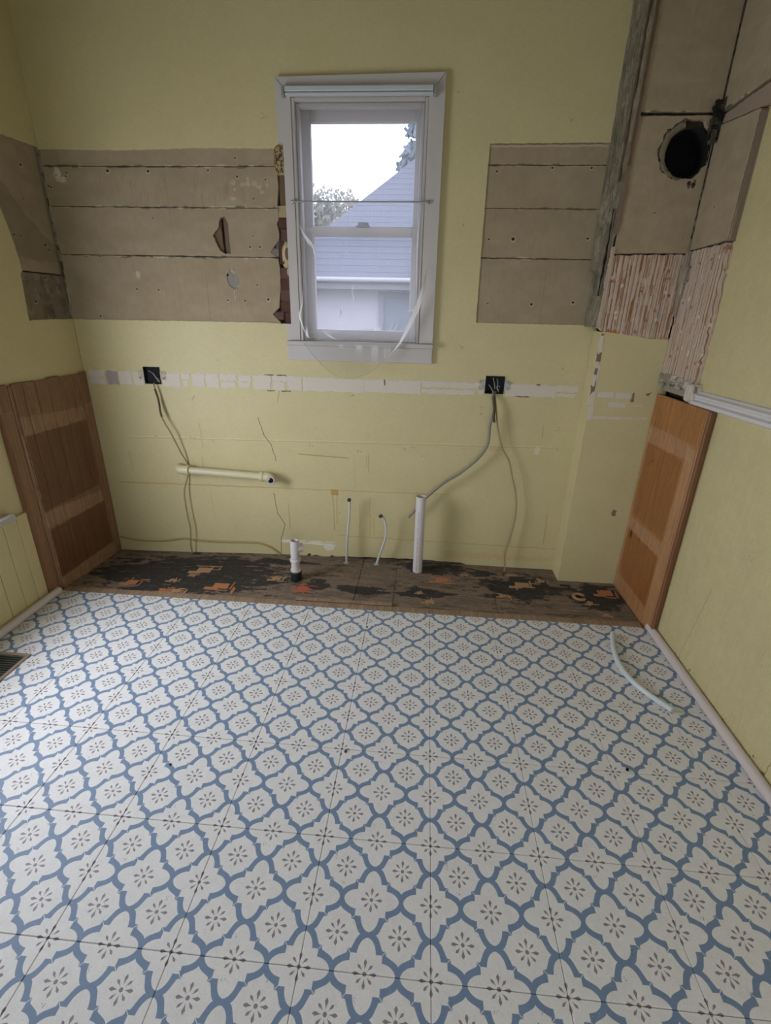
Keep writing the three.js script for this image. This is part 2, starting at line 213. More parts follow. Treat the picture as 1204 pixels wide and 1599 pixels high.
const panelRTex = woodTex(560, 1080, [-1.92, -1.36, -0.05, 1.08], css(166, 112, 62), 42, (c, r) => {
  ghost(c, r, [[-1.9, 0.83], [-1.45, 0.845], [-1.45, 0.915], [-1.9, 0.915]], 0.55); ghost(c, r, [[-1.9, 0.365], [-1.51, 0.368], [-1.51, 0.44], [-1.9, 0.425]], 0.6); ghost(c, r, [[-1.9, -0.03], [-1.51, -0.03], [-1.51, 0.09], [-1.8, 0.08], [-1.87, 0.16]], 0.4);
  poly(c, rect(-1.51, -1.437, 0.0, 0.9), css(190, 152, 118, 0.55)); poly(c, rect(-1.9, -1.872, 0.0, 0.9), css(190, 152, 118, 0.5)); poly(c, rough(rect(-1.868, -1.515, 0.45, 0.83), 0.002, 0.02, 7), css(110, 54, 10, 0.22)); poly(c, rough(rect(-1.868, -1.515, 0.09, 0.36), 0.002, 0.02, 8), css(104, 48, 8, 0.26));
  dot(c, -1.83, 0.34, 0.012, css(40, 22, 10, 0.9), 2); dot(c, -1.78, 0.76, 0.006, css(60, 32, 14, 0.9));
});
// the vinyl tile's print: stars on the corners, edges and centre, eight-sided medallions between them, one foot square
const BLUE = css(116, 137, 164), CREAM = css(226, 224, 221), MAUVE = css(138, 129, 132);
function tileTex(seed) {
  return texture(1024, 1024, [0, 2, 0, 2], CREAM, (c, r) => {
    const seg = [[0, 0.463], [0.022, 0.459], [0.045, 0.447], [0.066, 0.433], [0.08, 0.42], [0.1, 0.395], [0.118, 0.366], [0.13, 0.34], [0.143, 0.296], [0.15, 0.25], [0.244, 0.25], [0.297, 0.3045], [0.262, 0.301], [0.243, 0.312], [0.228, 0.342], [0.212, 0.376], [0.196, 0.41], [0.176, 0.448], [0.152, 0.48], [0.126, 0.5], [0, 0.5]];
    for (let i = -1; i <= 3; i++) for (let j = -1; j <= 3; j++) for (const sx of [1, -1]) for (const sy of [1, -1]) for (const sw of [0, 1]) poly(c, seg.map(([a, b]) => (sw ? [i + sx * b, j + sy * a] : [i + sx * a, j + sy * b])), BLUE);
    const petal = (x, y, ang, r0, r1, w) => { const pts = []; for (let k = 0; k <= 14; k++) { const t = k / 14, s = t < 0.68 ? Math.pow(t / 0.68, 0.8) * (0.25 + 0.75 * t / 0.68) : Math.pow((1 - t) / 0.32, 0.75); pts.push([r0 + (r1 - r0) * t, s * w]); } const ca = Math.cos(ang), sa = Math.sin(ang), all = [...pts, ...pts.slice().reverse().map(([a, b]) => [a, -b])]; poly(c, all.map(([a, b]) => [x + a * ca - b * sa, y + a * sa + b * ca]), MAUVE); };
    for (let i = -1; i <= 5; i++) for (let j = -1; j <= 5; j++) if ((i + j) % 2 === 0) { const x = i / 2, y = j / 2; for (let k = 0; k < 8; k++) petal(x, y, k * Math.PI / 4, 0.05, k % 2 ? 0.163 : 0.185, k % 2 ? 0.021 : 0.027); dot(c, x, y, 0.03, MAUVE); }
    for (let i = 0; i < 900; i++) dot(c, r() * 2, r() * 2, 0.002 + r() * 0.004, r() < 0.5 ? css(120, 108, 96, 0.22) : css(236, 234, 230, 0.3));
    for (let i = 0; i < 14; i++) { const x = r() * 2, y = r() * 2; line(c, jag([x, y], [x + (r() - 0.5) * 0.2, y + (r() - 0.5) * 0.2], 5, 0.02, r), 0.004, css(130, 116, 100, 0.25)); }
    for (let i = 0; i < 6; i++) { const x = r() * 2, y = r() * 2; for (let k = 0; k < 7; k++) dot(c, x + (r() - 0.5) * 0.06, y + (r() - 0.5) * 0.08, 0.004 + r() * 0.005, css(100, 88, 74, 0.4)); }
  }, [[2.2, 2.2, 0.025], [9, 9, 0.02], [60, 60, 0.012]], seed);
}
// old floor under the cabinets: worn wood with black mastic
const subTex = texture(2048, 420, [XL, 1.07, -2.05, -1.44], css(124, 107, 91), (c, r) => {
  for (let i = 0; i < 1100; i++) { const x = XL + r() * 3.1, y = -2.05 + r() * 0.61; line(c, jag([x, y], [x + 0.05 + r() * 0.25, y + (r() - 0.5) * 0.006], 5, 0.003, r), 0.0012 + r() * 0.003, r() < 0.6 ? css(58, 46, 36, 0.3) : css(178, 156, 130, 0.22)); }
  for (let i = 0; i < 70; i++) patch(c, 0.15 + r() * 0.25, -1.98 + r() * 0.1, 0.008 + r() * 0.02, 0.004 + r() * 0.008, css(160, 116, 70, 0.5), 5400 + i, 0.5);
}, [[2, 2, 0.08], [20, 3, 0.09], [40, 20, 0.06]], 51, false, (d, W, H) => {
  const spots = [[-1.36, -1.75, 0.56, 0.235, 1], [-1.75, -1.72, 0.22, 0.12, 0.7], [-0.62, -1.69, 0.075, 0.06, 1], [-0.37, -1.66, 0.16, 0.045, 1], [0.03, -1.95, 0.22, 0.075, 1], [-0.03, -1.67, 0.15, 0.055, 1], [0.5, -1.79, 0.22, 0.14, 1], [0.92, -1.74, 0.16, 0.13, 1], [0.3, -1.93, 0.1, 0.04, 0.7], [-0.9, -1.93, 0.2, 0.05, 0.7]];
  const a = field(W, H, 44, 16, 901), b = field(W, H, 14, 6, 902), e = field(W, H, 4, 3, 903), f = field(W, H, 70, 14, 904), g = field(W, H, 26, 5, 905);
  for (let y = 0; y < H; y++) for (let x = 0; x < W; x++) {
    const X = XL + x / W * (1.07 - XL), Z = -2.05 + (H - 1 - y) / H * 0.61, i = y * W + x, o = i * 4; let m = -1;
    for (const s of spots) m = Math.max(m, s[4] * (1 - Math.hypot((X - s[0]) / s[2], (Z - s[1]) / s[3])));
    m += a[i] * 0.34 + b[i] * 0.2 + e[i] * 0.09;
    const k = Math.max(0, Math.min(1, (m - 0.0) * 8)) * 0.92;                                   // black mastic with a broken outline
    const col = [46 + e[i] * 12 + b[i] * 8, 43 + e[i] * 12 + b[i] * 8, 41 + e[i] * 12 + b[i] * 7];
    const w = Math.max(0, Math.min(1, (f[i] + g[i] * 0.8 + e[i] * 0.3 - 0.95) * 5)) * 0.4;       // paler worn patches over both
    const t = Math.max(0, Math.min(1, (-f[i] + b[i] * 0.6 + e[i] * 0.3 - 0.55) * 5)) * 0.5;        // dark stains in the bare wood
    for (let c = 0; c < 3; c++) { let v = d[o + c] * (1 - t) + [58, 48, 40][c] * t; v = v * (1 - k) + col[c] * k; d[o + c] = v * (1 - w) + [148, 130, 108][c] * w; }
  }
});
const mortarTex = texture(128, 1024, [0, 0.15, 0, 1.4], css(128, 120, 98), (c, r) => {
  for (let i = 0; i < 160; i++) patch(c, r() * 0.15, r() * 1.4, 0.006 + r() * 0.02, 0.01 + r() * 0.05, r() < 0.5 ? css(86, 84, 66, 0.3) : css(170, 160, 140, 0.35), 800 + i, 0.5);
  for (let i = 0; i < 60; i++) { const x = r() * 0.15, y = r() * 1.4; line(c, jag([x, y], [x + (r() - 0.5) * 0.02, y + 0.05 + r() * 0.2], 6, 0.004, r), 0.002 + r() * 0.003, css(60, 54, 40, 0.35)); }
}, [[2, 3, 0.08], [5, 8, 0.06]], 61);
const grainBump = texture(256, 256, [0, 1, 0, 1], css(128, 128, 128), null, [[2, 2, 0.4], [7, 7, 0.4], [30, 30, 0.3]], 62, true);

// ---------------------------------------------------------------- materials
const rep = (t, x, y) => { const k = t.clone(); k.repeat.set(x, y); k.needsUpdate = true; return k; };
const M = {
  backPaint: std({ map: backTex, roughness: 0.55, bumpMap: rep(grainBump, 9, 8), bumpScale: 0.0004 }),
  paint: std({ map: paintMap, roughness: 0.55 }),
  rightPaint: std({ map: rightTex, roughness: 0.5, bumpMap: rep(grainBump, 6, 3), bumpScale: 0.0004 }),
  chip: std({ color: '#d6ccbd', roughness: 0.9, bumpMap: rep(grainBump, 2, 2), bumpScale: 0.001 }),
  chipMauve: std({ color: '#a99a98', roughness: 0.9 }),
  spall: std({ color: '#948c80', roughness: 0.95, bumpMap: grainBump, bumpScale: 0.003 }),
  boardL: std({ map: boardLTex, roughness: 0.9 }), boardR: std({ map: boardRTex, roughness: 0.9 }), boardC: std({ map: boardCTex, roughness: 0.9 }),
  paperC: std({ map: paperC, bumpMap: paperBump, bumpScale: 0.004, roughness: 0.9 }), paperR: std({ map: paperR, bumpMap: paperBump, bumpScale: 0.004, roughness: 0.9 }),
  core: std({ color: lin(0.055, 0.036, 0.022), roughness: 0.95 }), lath: std({ color: lin(0.16, 0.1, 0.055), roughness: 0.9 }),
  mortar: std({ map: mortarTex, roughness: 0.95, bumpMap: rep(grainBump, 1, 6), bumpScale: 0.006 }),
  plaster: std({ color: '#bdb19c', roughness: 0.95, bumpMap: grainBump, bumpScale: 0.004 }), cream: std({ color: '#d2bf92', roughness: 0.9, bumpMap: grainBump, bumpScale: 0.004 }),
  brick: std({ color: lin(0.17, 0.075, 0.055), roughness: 0.95, bumpMap: grainBump, bumpScale: 0.005 }), brick2: std({ color: lin(0.22, 0.12, 0.095), roughness: 0.95, bumpMap: grainBump, bumpScale: 0.005 }),
  speckle: std({ map: texture(128, 128, [0, 1, 0, 1], css(172, 150, 106), (c, r) => { for (let i = 0; i < 70; i++) patch(c, r(), r(), 0.03 + r() * 0.06, 0.03 + r() * 0.06, css(70, 50, 34, 0.8), 40 + i); }, [[3, 3, 0.15]], 63), roughness: 0.95 }),
  panelL: std({ map: panelLTex, roughness: 0.5 }), panelR: std({ map: panelRTex, roughness: 0.45 }), edgeWood: std({ color: lin(0.22, 0.1, 0.045), roughness: 0.6 }), edgeBrown: std({ color: lin(0.24, 0.16, 0.11), roughness: 0.9, bumpMap: grainBump, bumpScale: 0.004 }),
  paperBrown: std({ color: lin(0.36, 0.27, 0.2), roughness: 0.9, bumpMap: grainBump, bumpScale: 0.003 }),
  white: std({ color: lin(0.56, 0.52, 0.49), roughness: 0.42, bumpMap: rep(grainBump, 3, 3), bumpScale: 0.0006 }), whiteOld: std({ color: lin(0.62, 0.58, 0.56), roughness: 0.5, bumpMap: rep(grainBump, 3, 3), bumpScale: 0.001 }),
  headrail: std({ color: lin(0.55, 0.585, 0.59), roughness: 0.3 }), rail: std({ color: lin(0.68, 0.65, 0.64), roughness: 0.42, bumpMap: rep(grainBump, 3, 3), bumpScale: 0.0006 }), pinkTrim: std({ color: lin(0.66, 0.58, 0.55), roughness: 0.45 }),
  sub: std({ map: subTex, roughness: 0.85, bumpMap: rep(grainBump, 6, 1.5), bumpScale: 0.004 }), subEdge: std({ color: lin(0.2, 0.12, 0.07), roughness: 0.9, bumpMap: grainBump, bumpScale: 0.004 }), bareWood: std({ map: woodTex(512, 128, [0, 1.2, 0, 0.3], css(148, 124, 100), 64), roughness: 0.85 }),
  gap: std({ color: lin(0.02, 0.017, 0.014), roughness: 1 }), innerShade: std({ color: lin(0.006, 0.006, 0.006), roughness: 1 }),  // the blackest tone is painted as the shade inside pipes, slot and register
  scrapA: std({ color: lin(0.46, 0.19, 0.075), roughness: 0.7 }), scrapB: std({ color: lin(0.42, 0.25, 0.13), roughness: 0.7 }), scrapRed: std({ color: lin(0.5, 0.11, 0.05), roughness: 0.7 }),
  black: std({ color: lin(0.006, 0.008, 0.01), roughness: 0.85 }), lock: std({ color: lin(0.17, 0.16, 0.17), roughness: 0.5 }), zinc: std({ color: lin(0.4, 0.42, 0.42), roughness: 0.45, metalness: 0.6 }), rust: std({ color: lin(0.2, 0.1, 0.06), roughness: 0.9 }),
  copper: std({ color: lin(0.45, 0.42, 0.36), roughness: 0.5 }), sheath: std({ color: lin(0.34, 0.26, 0.16), roughness: 0.6 }), sheathDark: std({ color: lin(0.1, 0.065, 0.04), roughness: 0.7 }), greyCable: std({ color: lin(0.23, 0.22, 0.2), roughness: 0.5 }), loopCable: std({ color: lin(0.42, 0.3, 0.13), roughness: 0.6 }),
  creamPipe: std({ color: lin(0.66, 0.6, 0.38), roughness: 0.4 }), pvc: std({ color: lin(0.68, 0.63, 0.62), roughness: 0.35 }), pex: std({ color: lin(0.6, 0.6, 0.58), roughness: 0.35 }), rubber: std({ color: lin(0.01, 0.018, 0.018), roughness: 0.5 }), hose: std({ color: lin(0.62, 0.68, 0.68), roughness: 0.3 }),
  registerFrame: std({ color: lin(0.3, 0.22, 0.17), roughness: 0.5 }), registerSlat: std({ color: lin(0.05, 0.055, 0.04), roughness: 0.5 }),
  ceiling: std({ color: lin(0.3, 0.28, 0.23), roughness: 0.9 }),  // ceiling out of view, toned dark to dim the upper walls
};
const pvcPrint = texture(256, 512, [0, 1, 0, 1], css(214, 208, 206), (c, r) => { for (let i = 0; i < 58; i++) { const y = 0.04 + i * 0.0135; if (i % 9 === 7) continue; poly(c, rect(0.935, 0.935 + 0.012 + r() * 0.014, y, y + 0.009), css(150, 84, 84, 0.55 + r() * 0.35)); poly(c, rect(0.966, 0.972 + r() * 0.01, y, y + 0.007), css(150, 84, 84, 0.4 + r() * 0.4)); } }, [[3, 3, 0.01]], 65);
M.pvcPrinted = std({ map: pvcPrint, roughness: 0.35 });
const tileMats = [71, 72, 73, 74].map((s) => std({ map: tileTex(s), roughness: 0.58 }));

// ---------------------------------------------------------------- floor
const floor = structure('floor');
part(floor, 'floor_slab', box(XL - 0.2, XR + 0.2, -0.25, -0.07, ZB - 0.25, ZR + 0.2), M.gap);
part(floor, 'underlayment', box(XL - 0.02, XR + 0.03, -0.069, -0.0045, FZ + 0.0005, ZR), M.gap);
function tileGeo(x0, x1, z0, z1, sx, sz, h = 0.004, c = 0.0014) {       // chamfered slab, print placed by its seams at sx, sz
  const top = [[x0 + c, z0 + c], [x1 - c, z0 + c], [x1 - c, z1 - c], [x0 + c, z1 - c]], mid = [[x0, z0], [x1, z0], [x1, z1], [x0, z1]], pos = [], uv = [], P = (q, y) => { pos.push(q[0], y, q[1]); uv.push((q[0] - sx) / 0.3048, (sz - q[1]) / 0.3048); };
  P(top[0], 0); P(top[2], 0); P(top[1], 0); P(top[0], 0); P(top[3], 0); P(top[2], 0);
  for (let i = 0; i < 4; i++) { const j = (i + 1) % 4; for (const [a, b, ya, yb] of [[top, mid, 0, -c], [mid, mid, -c, -h]]) { P(a[i], ya); P(a[j], ya); P(b[j], yb); P(a[i], ya); P(b[j], yb); P(b[i], yb); } }
  const g = new THREE.BufferGeometry(); g.setAttribute('position', new THREE.Float32BufferAttribute(pos, 3)); g.setAttribute('uv', new THREE.Float32BufferAttribute(uv, 2)); g.computeVertexNormals(); return g;
}
{
  const T = 0.3048, e = 0.0006, r = rng(5), full = tileGeo(e, T - e, -T + e, -e, 0, 0);
  for (let m = -2; m <= 4; m++) for (let k = -7; k <= 3; k++) {
    const x0 = Math.max(k * T, XL + 0.006), x1 = Math.min((k + 1) * T, XR - 0.006), z1 = -m * T, z0 = Math.max(-(m + 1) * T, FZ), mat = tileMats[Math.floor(r() * 4)];
    const whole = x1 - x0 > T - 1e-6 && z1 - z0 > T - 1e-6, o = part(floor, 'vinyl_tile', whole ? full : tileGeo(x0 + e, x1 - e, z0 + e, z1 - e, k * T, z1), mat);
    if (whole) o.position.set(k * T, 0, z1);
  }
  const g = box(XL + 0.006, XR - 0.006, -0.0044, 0, 2 * T + e, ZR - 0.005); uvPlane(g, 'x', 'z', 0, T, 0, -T); part(floor, 'vinyl_flooring', g, tileMats[0]);
}
// old wood floor where the base cabinets stood; it sags into the left rear corner
const sag = (x, z) => { const s = Math.max(0, Math.min(1, (-0.8 - x) / 1.15)), t = Math.max(0, Math.min(1, (-1.47 - z) / 0.55)); return -0.0065 - 0.03 * s * s * (3 - 2 * s) * t; };
{
  const r = rng(9);
  for (const [x0, x1, z0, z1, dy] of [[XL, -0.872, -2.05, -1.512, 0], [-0.87, -0.402, -2.05, -1.512, 0.001], [-0.4, -0.192, -2.05, -1.512, -0.001], [-0.19, 0.35, -2.05, -1.512, 0.0015], [0.352, 1.05, -2.05, -1.512, 0]]) {
    const g = box(x0, x1, -0.03, 0, z0, z1, 28, 1, 16), p = g.attributes.position;
    for (let i = 0; i < p.count; i++) { const top = p.getY(i) > -0.01; p.setY(i, sag(p.getX(i), p.getZ(i)) + dy + (top ? (r() - 0.5) * 0.0016 : -0.02)); }
    g.computeVertexNormals(); part(floor, 'old_floorboard', uvPlane(g, 'x', 'z', XL, 1.07, -2.05, -1.44), M.sub);
  }
  for (const [x0, x1] of [[XL + 0.03, -1.2], [-1.198, -0.19], [-0.188, 0.42], [0.422, 1.045]]) { const g = rbox(x0, x1, -0.03, 0.0035, -1.508, FZ - 0.001, 0.002); part(floor, 'underlayment_strip', uvPlane(g, 'x', 'z', x0, x0 + 1.2, -1.51, -1.21), M.bareWood); }
  // bits of the old printed linoleum still glued down
  let n = 0;
  for (const [x, z, s, kind] of [[-1.651, -1.609, 1.1, 0], [-1.315, -1.789, 1.5, 1], [-1.146, -1.62, 1.5, 0], [-1.353, -1.724, 0.5, 1], [-1.438, -1.656, 0.7, 1], [-1.36, -1.542, 0.9, 1], [-1.434, -1.535, 0.8, 0], [-0.694, -1.646, 1.1, 2], [-0.866, -1.731, 0.9, 1], [0.073, -1.827, 1.3, 0], [0.525, -1.823, 1.4, 1], [0.973, -1.786, 1.3, 0], [0.855, -1.669, 0.6, 1], [0.908, -1.568, 0.5, 1], [0.399, -1.693, 0.7, 1], [-0.001, -1.59, 0.8, 1], [-0.053, -1.674, 0.5, 1], [0.643, -1.88, 0.7, 1], [0.473, -1.93, 0.6, 1], [0.2, -1.9, 0.5, 1]]) {
    const q = rng(100 + n), gs = [], y = sag(x, z);
    const bit = (cx, cz, w, d, h) => gs.push(plate(rough(rect(-w / 2, w / 2, -d / 2, d / 2), 0.0015, 0.008, 200 + n * 7 + gs.length), [], h).rotateX(-Math.PI / 2).rotateY(0.06 * (q() - 0.5)).translate(cx, y + h, cz));
    bit(x, z, 0.055 * s, 0.035 * s, 0.0022); bit(x - 0.03 * s, z + 0.02 * s, 0.05 * s, 0.016 * s, 0.002);
    for (let k = 0; k < 6; k++) { const a = q() < 0.5; bit(x + (q() - 0.35) * 0.09 * s, z + (q() - 0.5) * 0.07 * s, a ? 0.045 * s : 0.007, a ? 0.006 : 0.04 * s, 0.0016 + 0.0002 * k); }
    part(floor, 'linoleum_scrap', merge(gs), [M.scrapA, M.scrapB, M.scrapRed][kind]); n++;
  }
  part(floor, 'floor_slot', box(0.742, 0.795, -0.006, -0.0035, -1.85, -1.838), M.innerShade, 'small black slot cut in the old floor');
}

// ---------------------------------------------------------------- back wall
const back = structure('wall_back');
const WIN = { x0: -0.735, x1: -0.127, y0: 1.245, y1: 2.28 };
part(back, 'wall_core', plate(rect(XL - 0.2, XR + 0.2, -0.25, YC + 0.1), [rect(WIN.x0, WIN.x1, WIN.y0, WIN.y1)], 0.2).translate(0, 0, -2.062), M.core);
const slotEdge = [[-0.785, 2.114], [-0.815, 2.114], [-0.829, 2.096], [-0.833, 2.037], [-0.823, 1.999], [-0.819, 1.949], [-0.831, 1.871], [-0.824, 1.825], [-0.836, 1.796], [-0.828, 1.754], [-0.829, 1.731], [-0.875, 1.676], [-0.883, 1.661], [-0.841, 1.652], [-0.834, 1.609], [-0.835, 1.528], [-0.843, 1.457], [-0.85, 1.401], [-0.887, 1.39], [-0.874, 1.364], [-0.824, 1.342], [-0.783, 1.342]];
const patchR = rough([[0.159, 1.369], [0.708, 1.369], [0.735, 1.369], [0.735, 2.118], [0.674, 2.118], [0.154, 2.115]], 0.0014, 0.012, 302);
const patchL = [...roughLine([[-0.735, 1.342], [-0.874, 1.342], [-0.9, 1.346], [-1.977, 1.339]], 0.0016, 0.012, 301), ...roughLine([[-1.977, 2.093], [-1.6, 2.088], [-1.2, 2.098], [-0.832, 2.095], [-0.81, 2.113], [-0.735, 2.113]], 0.0016, 0.012, 300), ...[[WIN.x0, WIN.y1], [WIN.x1, WIN.y1], [WIN.x1, WIN.y0], [WIN.x0, WIN.y0]].map((p) => new THREE.Vector2(...p))];   // bared area and window opening in one outline
const skinHoles = [patchL, patchR, rect(-1.63, -1.538, 1.012, 1.104), rect(0.236, 0.334, 1.02, 1.112)];
{
  const outline = [...roughLine([[XL, -0.05], [-1.3, -0.028], [-0.85, -0.018], [-0.5, 0.004], [-0.1, 0.012], [0.2, 0.004], [0.28, -0.02], [0.76, -0.02]], 0.002, 0.02, 303), new THREE.Vector2(0.76, YC + 0.02), new THREE.Vector2(XL, YC + 0.02)];
  part(back, 'painted_plaster', uvPlane(plate(outline, skinHoles, 0.0045).translate(0, 0, ZB), 'x', 'y', XL, XR, -0.06, 2.78), M.backPaint);
}
// gypsum lath boards in courses, their joints open
const holeShape = rough([[-1.117, 1.817], [-1.096, 1.823], [-1.081, 1.794], [-1.082, 1.716], [-1.081, 1.664], [-1.109, 1.661], [-1.133, 1.676], [-1.153, 1.715], [-1.164, 1.742], [-1.132, 1.775], [-1.126, 1.799]], 0.0015, 0.012, 304);
const spall = rough([[-1.111, 1.58], [-1.084, 1.593], [-1.062, 1.568], [-1.049, 1.537], [-1.061, 1.501], [-1.082, 1.504], [-1.109, 1.523], [-1.113, 1.561]], 0.003, 0.012, 305);
const slotX = (y) => { for (let i = 2; i < slotEdge.length; i++) { const a = slotEdge[i - 1], b = slotEdge[i]; if ((a[1] - y) * (b[1] - y) <= 0 && a[1] !== b[1]) return a[0] + (b[0] - a[0]) * (y - a[1]) / (b[1] - a[1]); } return -0.83; };
const LB = [[1.32, 1.646, [spall]], [1.6492, 1.8585, [holeShape]], [1.8612, 2.026, []], [2.0288, 2.112, []]];
for (const [y0, y1, holes] of LB) {
  const right = []; for (let y = y0; y <= y1 + 1e-6; y += (y1 - y0) / 10) right.push([slotX(Math.min(2.09, Math.max(1.345, y))), y]);
  const out = rough([[XL - 0.01, y0], ...right, [XL - 0.01, y1]], 0.0013, 0.015, 310 + Math.round(y0 * 10));
  part(back, 'plaster_board', uvPlane(plate(out, holes, 0.02, 0.0012).translate(0, 0, -2.0355), 'x', 'y', -1.99, -0.78, 1.32, 2.12), M.boardL);
}
for (const [y0, y1] of [[1.36, 1.6585], [1.6612, 1.8655], [1.868, 2.0345], [2.0372, 2.128]]) part(back, 'plaster_board', uvPlane(plate(rough(rect(0.145, 0.76, y0, y1), 0.001, 0.015, 330 + Math.round(y0 * 10)), [], 0.02, 0.0012).translate(0, 0, -2.0355), 'x', 'y', 0.13, 0.73, 1.34, 2.14), M.boardR);
part(back, 'lath', plate(rough([[-1.19, 1.64], [-1.118, 1.655], [-1.12, 1.83], [-1.17, 1.83]], 0.002, 0.02, 341), [], 0.012, 0.001).translate(0, 0, -2.047), M.lath);
part(back, 'lath', rbox(-1.11, -1.07, 1.64, 1.85, -2.062, -2.052), M.edgeBrown);
part(back, 'spalled_plaster', plate(rough([[-1.125, 1.49], [-1.035, 1.49], [-1.035, 1.605], [-1.125, 1.605]], 0.002, 0.01, 342), [], 0.01).translate(0, 0, -2.0395), M.spall);
{ const r = rng(77); for (let i = 0; i < 20; i++) { const k = Math.floor(r() * r() * spall.length), p = spall[k], q = spall[(k + 1) % spall.length], t = r(), s = 0.001 + r() * r() * 0.005; part(back, 'plaster_crumb', lump(-s, s, -s * 1.5, s * 1.5, -0.001, 0.001, 350 + i, s * 0.4).translate(p.x + (q.x - p.x) * t, p.y + (q.y - p.y) * t, -2.035), M.chip); }
  part(back, 'nail_hole', new THREE.CircleGeometry(0.006, 12).translate(-1.108, 1.566, -2.0386), M.gap);
  for (let i = 0; i < 4; i++) part(back, 'plaster_crumb', new THREE.DodecahedronGeometry(0.003).scale(0.8, 1.8, 0.5).translate(-1.078 + (r() - 0.5) * 0.006, 1.49 - i * 0.012, -2.0345), M.chip); }
// the opened strip beside the window: wood block, bricks and lumps of plaster
function lump(x0, x1, y0, y1, z0, z1, seed, amp = 0.003) { const g = new RoundedBoxGeometry(x1 - x0, y1 - y0, z1 - z0, 3, Math.min(x1 - x0, y1 - y0, z1 - z0) * 0.25), p = g.attributes.position, r = rng(seed), memo = {}; for (let i = 0; i < p.count; i++) { const k = [p.getX(i), p.getY(i), p.getZ(i)].map((v) => v.toFixed(4)).join(); memo[k] ??= [(r() - 0.5) * 2 * amp, (r() - 0.5) * 2 * amp, (r() - 0.5) * 2 * amp]; p.setXYZ(i, p.getX(i) + memo[k][0], p.getY(i) + memo[k][1], p.getZ(i) + memo[k][2]); } g.computeVertexNormals(); return g.translate((x0 + x1) / 2, (y0 + y1) / 2, (z0 + z1) / 2); }
part(back, 'mortar_lump', lump(-0.832, -0.779, 1.995, 2.112, -2.06, -2.036, 1), M.speckle);
part(back, 'wood_block', lump(-0.818, -0.779, 1.868, 1.996, -2.06, -2.041, 2, 0.0015), M.lath);
part(back, 'plaster_key', lump(-0.828, -0.779, 1.822, 1.87, -2.06, -2.037, 3), M.cream);
{ let i = 0; for (const [x0, x1, y0, y1] of [[-0.834, -0.779, 1.772, 1.82], [-0.824, -0.779, 1.722, 1.77], [-0.835, -0.808, 1.62, 1.72], [-0.838, -0.779, 1.555, 1.603], [-0.838, -0.779, 1.505, 1.553], [-0.838, -0.779, 1.452, 1.503], [-0.842, -0.779, 1.4, 1.45], [-0.885, -0.826, 1.362, 1.398], [-0.82, -0.779, 1.345, 1.396]]) { part(back, 'brick', lump(x0, x1, y0, y1, -2.061, -2.04 + (i % 3) * 0.002, 10 + i, 0.003), i % 2 ? M.brick2 : M.brick); i++; } }
part(back, 'plaster_key', new THREE.SphereGeometry(1, 20, 14).scale(0.026, 0.062, 0.012).translate(-0.802, 1.662, -2.046), M.cream);
part(back, 'plaster_key', new THREE.SphereGeometry(1, 20, 14).scale(0.012, 0.02, 0.008).translate(-0.788, 1.585, -2.038), M.cream);
part(back, 'plaster_key', lump(-0.882, -0.836, 1.655, 1.69, -2.058, -2.038, 4, 0.004), M.spall);
part(back, 'plaster_key', lump(-0.848, -0.832, 1.685, 1.74, -2.058, -2.04, 5, 0.003), M.spall);
part(back, 'knot_hole', new THREE.SphereGeometry(1, 14, 10).scale(0.011, 0.028, 0.006).translate(-0.795, 1.665, -2.037), M.lath);
// white plaster bared where a backsplash was pulled off
{
  const r = rng(88); let x = -1.955, i = 0, x1;
  const top = (v) => 1.08 - 0.003 * (v > -0.7 ? 1 : 0), bot = (v) => 1.001 + 0.012 * Math.max(0, (v + 1.0) / 1.7);
  const piece = (a, b, c, d, m) => part(back, 'plaster_residue', plate(rough(rect(a, b, c, d), 0.0045, 0.014, 900 + i++), [], 0.0024, 0.0006).translate(0, 0, ZB + 0.0014 + (i % 4) * 0.00025), m);
  while (x < 0.715) {
    const w = x < -0.8 ? 0.06 + r() * 0.05 : 0.14 + r() * 0.22, gap = x < -0.8 ? 0.0035 : 0.0005; x1 = Math.min(0.716, x + w);
    if (x < -1.635 && x1 > -1.635) x1 = -1.635; else if (x < 0.231 && x1 > 0.231) x1 = 0.231;
    if (x >= -1.636 && x < -1.533) x1 = -1.533; else if (x >= 0.23 && x < 0.339) x1 = 0.339; else {
      if (r() < 0.55) piece(x + gap, x1 - gap, bot(x) + r() * 0.005, top(x) - r() * 0.005, i === 2 ? M.chipMauve : M.chip);
      else { const ym = 1.036 + r() * 0.014; piece(x + gap, x1 - gap, ym + 0.001, top(x) - r() * 0.004, i === 2 ? M.chipMauve : M.chip); piece(x + gap + r() * 0.01, x1 - gap - r() * 0.02, bot(x) + r() * 0.006, ym + 0.0005 - r() * 0.008, M.chip); }
    }
    x = x1;
  }
  for (const [a, b, y, w] of [[-0.95, -0.9, 1.081, 0.006], [-0.88, -0.83, 1.081, 0.006], [-0.94, -0.9, 0.997, 0.005], [-0.86, -0.81, 0.997, 0.005], [0.4, 0.47, 1.011, 0.006], [-0.3, -0.292, 1.06, 0.03], [0.5, 0.52, 1.074, 0.008]]) part(back, 'paint_tear', plate(rough(rect(a, b, y - w / 2, y + w / 2), 0.002, 0.01, 960 + Math.round(a * 100)), [], 0.003).translate(0, 0, ZB + 0.0022), M.edgeBrown);
}

